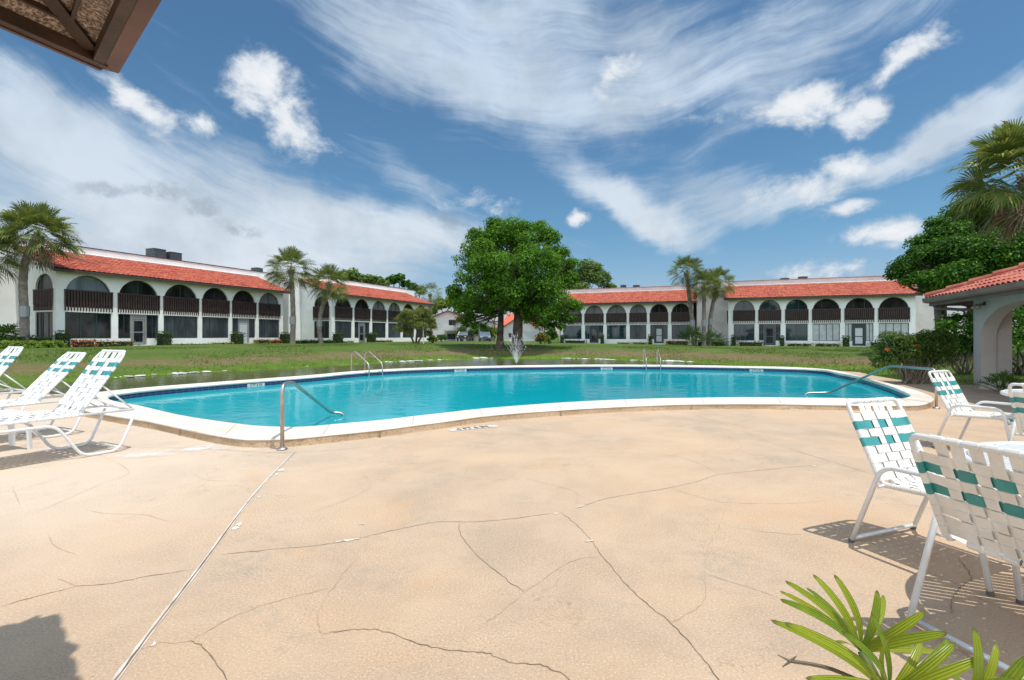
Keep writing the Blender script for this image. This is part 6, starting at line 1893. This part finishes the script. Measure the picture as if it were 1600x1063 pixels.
    for (d, inw, Lg, st) in ((u, inw_u, UL, .62), (v, inw_v, VL, .75)):
        for kk in range(1, int(Lg / st)):
            q0 = d * st * kk + inw * .07; 
            ln = min(1.9, .75 * kk)
            q1 = q0 + inw * ln; sd = d * .028
            h0 = R(0, 0).z; 
            def zz(q): return min(max(q.dot(inw_u), 0), max(q.dot(inw_v), 0)) * sl + .035
            a, b2 = zz(q0), zz(q1)
            m = MB(); m.hexa([q0 - sd + Vector((0, 0, a - .02)), q1 - sd + Vector((0, 0, b2 - .02)), q1 + sd + Vector((0, 0, b2 - .02)), q0 + sd + Vector((0, 0, a - .02)), q0 - sd + Vector((0, 0, a + .012)), q1 - sd + Vector((0, 0, b2 + .012)), q1 + sd + Vector((0, 0, b2 + .012)), q0 + sd + Vector((0, 0, a + .012))])
            m.build('rafter', WOODU, e)
    # posts that carry it, behind the photographer
    for q in (u * 4.0 + v * .9, u * 1.2 + v * 5.6, u * 4.2 + v * 5.6):
        m = MB(); m.box((q.x, q.y, (-zc + .15) / 2 + 0.0), (.16, .16, zc + .35)); m.build('post', WOODU, e)
shelter()

# ------------------------------------------------------------------ lady palm in the bottom right corner
def lady_palm():
    m, t, b, out = newmat('lady_palm_leaf')
    at = t.new('ShaderNodeAttribute'); at.attribute_name = 'uvw'
    sx = t.new('ShaderNodeSeparateXYZ'); t.l.new(at.outputs['Vector'], sx.inputs[0])
    g = t.new('ShaderNodeNewGeometry'); rnd = g.outputs['Random Per Island']
    st = t.math('SINE', t.math('MULTIPLY', sx.outputs[0], 13.0))
    c = t.mix(t.ramp(rnd, .1, .9), (.10, .235, .015), (.32, .40, .02))
    c = t.mix(t.math('MULTIPLY', t.ramp(t.noise(g.outputs['Position'], 26, 4, .6), .42, .68), .55), c, (.30, .36, .025))
    c = t.mix(t.math('MULTIPLY', t.ramp(st, .0, 1.0), .38), c, (.42, .50, .06))
    edge = t.math('ABSOLUTE', sx.outputs[0])
    c = t.mix(t.math('MULTIPLY', t.ramp(edge, .80, 1.0), .55), c, (.14, .14, .02))
    c = t.mix(t.math('MULTIPLY', t.ramp(sx.outputs[1], .93, 1.0), .8), c, (.10, .075, .035))
    t.put(b.inputs['Base Color'], c); b.inputs['Roughness'].default_value = .32
    t.l.new(t.bump(t.math('ADD', st, t.math('MULTIPLY', t.noise(g.outputs['Position'], 40, 3), 1.2)), .5, .003), b.inputs['Normal'])
    tr = t.new('ShaderNodeBsdfTranslucent'); t.put(tr.inputs[0], t.mix(.5, c, (.42, .5, .03)))
    mx = t.new('ShaderNodeMixShader'); mx.inputs[0].default_value = .32
    t.l.new(b.outputs[0], mx.inputs[1]); t.l.new(tr.outputs[0], mx.inputs[2]); t.l.new(mx.outputs[0], out.inputs[0])
    LF = m
    root = Vector((.92, .86, 0))
    e = thing('lady_palm', 'bright yellow green fan palm shrub in the bottom right corner', 'palm shrub', root)
    FANS = [((1345, 1018), 1.14, [(1226, 907, .02, 17), (1218, 923, .06, 13), (1218, 936, -.03, 17), (1260, 918, .10, 14), (1270, 897, .05, 19), (1303, 897, .0, 20), (1371, 922, .02, 19), (1381, 930, .09, 17), (1446, 955, -.04, 19), (1481, 989, -.10, 20), (1290, 1012, .12, 14), (1475, 1024, .08, 13)]),
            ((1388, 1085), 1.05, [(1203, 968, .0, 19), (1224, 972, -.06, 20), (1315, 985, -.05, 18), (1361, 956, .02, 15), (1395, 991, -.04, 17), (1440, 1000, .05, 18), (1484, 998, .08, 17), (1493, 1004, .0, 20), (1535, 1028, -.05, 22), (1258, 1060, -.1, 18)]),
            ((1508, 1115), 1.00, [(1522, 980, .02, 24), (1558, 1004, .03, 19), (1604, 1026, -.03, 30), (1585, 1060, -.06, 24), (1450, 1066, -.05, 18), (1640, 1050, .0, 26), (1480, 1040, .1, 18)]),
            ((1250, 1110), .98, [(1150, 1075, -.02, 18), (1330, 1070, .05, 18), (1180, 1090, .05, 16)])]
    stems = MB()
    for fi, ((bx, by), d, tips) in enumerate(FANS):
        B = AT(bx, by, d)
        V, Q, UVW = [], [], []
        for (tx, ty, dd, w) in tips:
            T = AT(tx, ty, d + dd); ln = (T - B).length
            w = w / F * d * .37
            side = (T - B).normalized().cross(Vector((.15, -.75, .65)).normalized()).normalized()
            nrm = side.cross((T - B).normalized())
            if nrm.z < 0: nrm = -nrm
            n = 9; wid = [.25, .55, .8, .95, 1.0, 1.0, .95, .85, .72, .42]
            b0 = len(V)
            for i in range(n + 1):
                s = i / n
                c = B.lerp(T, s) + nrm * (.10 * ln * math.sin(PI * s) ** 1.0) - Vector((0, 0, .05 * ln * s * s)) + Vector((0, 0, .05 * ln * s))
                for k, a in enumerate((-1, -.5, 0, .5, 1)):
                    fold = (.0 if k == 2 else .22 * abs(a)) * wid[i] * w
                    end = -.03 * ln * (abs(a) ** 2 + .35 * ((k % 2))) if i == n else 0
                    V.append(c + side * a * wid[i] * w + nrm * fold + (T - B).normalized() * end); UVW.append((a, s, 0))
            for i in range(n):
                for k in range(4): q = b0 + i * 5 + k; Q.append((q, q + 1, q + 6, q + 5))
        o = np_mesh('fan_leaf', np.array([tuple(v - root) for v in V]), np.array(Q), LF, e, smooth=True)
        at = o.data.attributes.new('uvw', 'FLOAT_VECTOR', 'POINT'); at.data.foreach_set('vector', np.array(UVW, np.float32).ravel())
        G0 = Vector((root.x + (fi - 1.5) * .05, root.y + .02 * fi, 0))
        stems.tube([p - root for p in catmull([G0, G0.lerp(B, .5) + Vector((0, 0, .12)), B], 6)], [.012] * 12 + [.007], 8)
    stems.build('stems', M('lady_palm_stem', (.10, .15, .03), (.16, .17, .05), scale=12, rough=.6), e, smooth=True)
    V = [AT(1388, 1085, 1.05), AT(1300, 1046, 1.03), AT(1235, 1033, 1.02)]
    m = MB(); m.tube([p - root for p in catmull(V, 5)], .004, 6)
    tip = V[-1] - root
    for q in ((-.02, .01, .006), (-.016, 0, -.012), (.012, 0, .01)): m.tube([tip, tip + Vector(q)], [.003, .001], 5)
    m.build('dry_stalk', PALM_DEAD, e)
lady_palm()
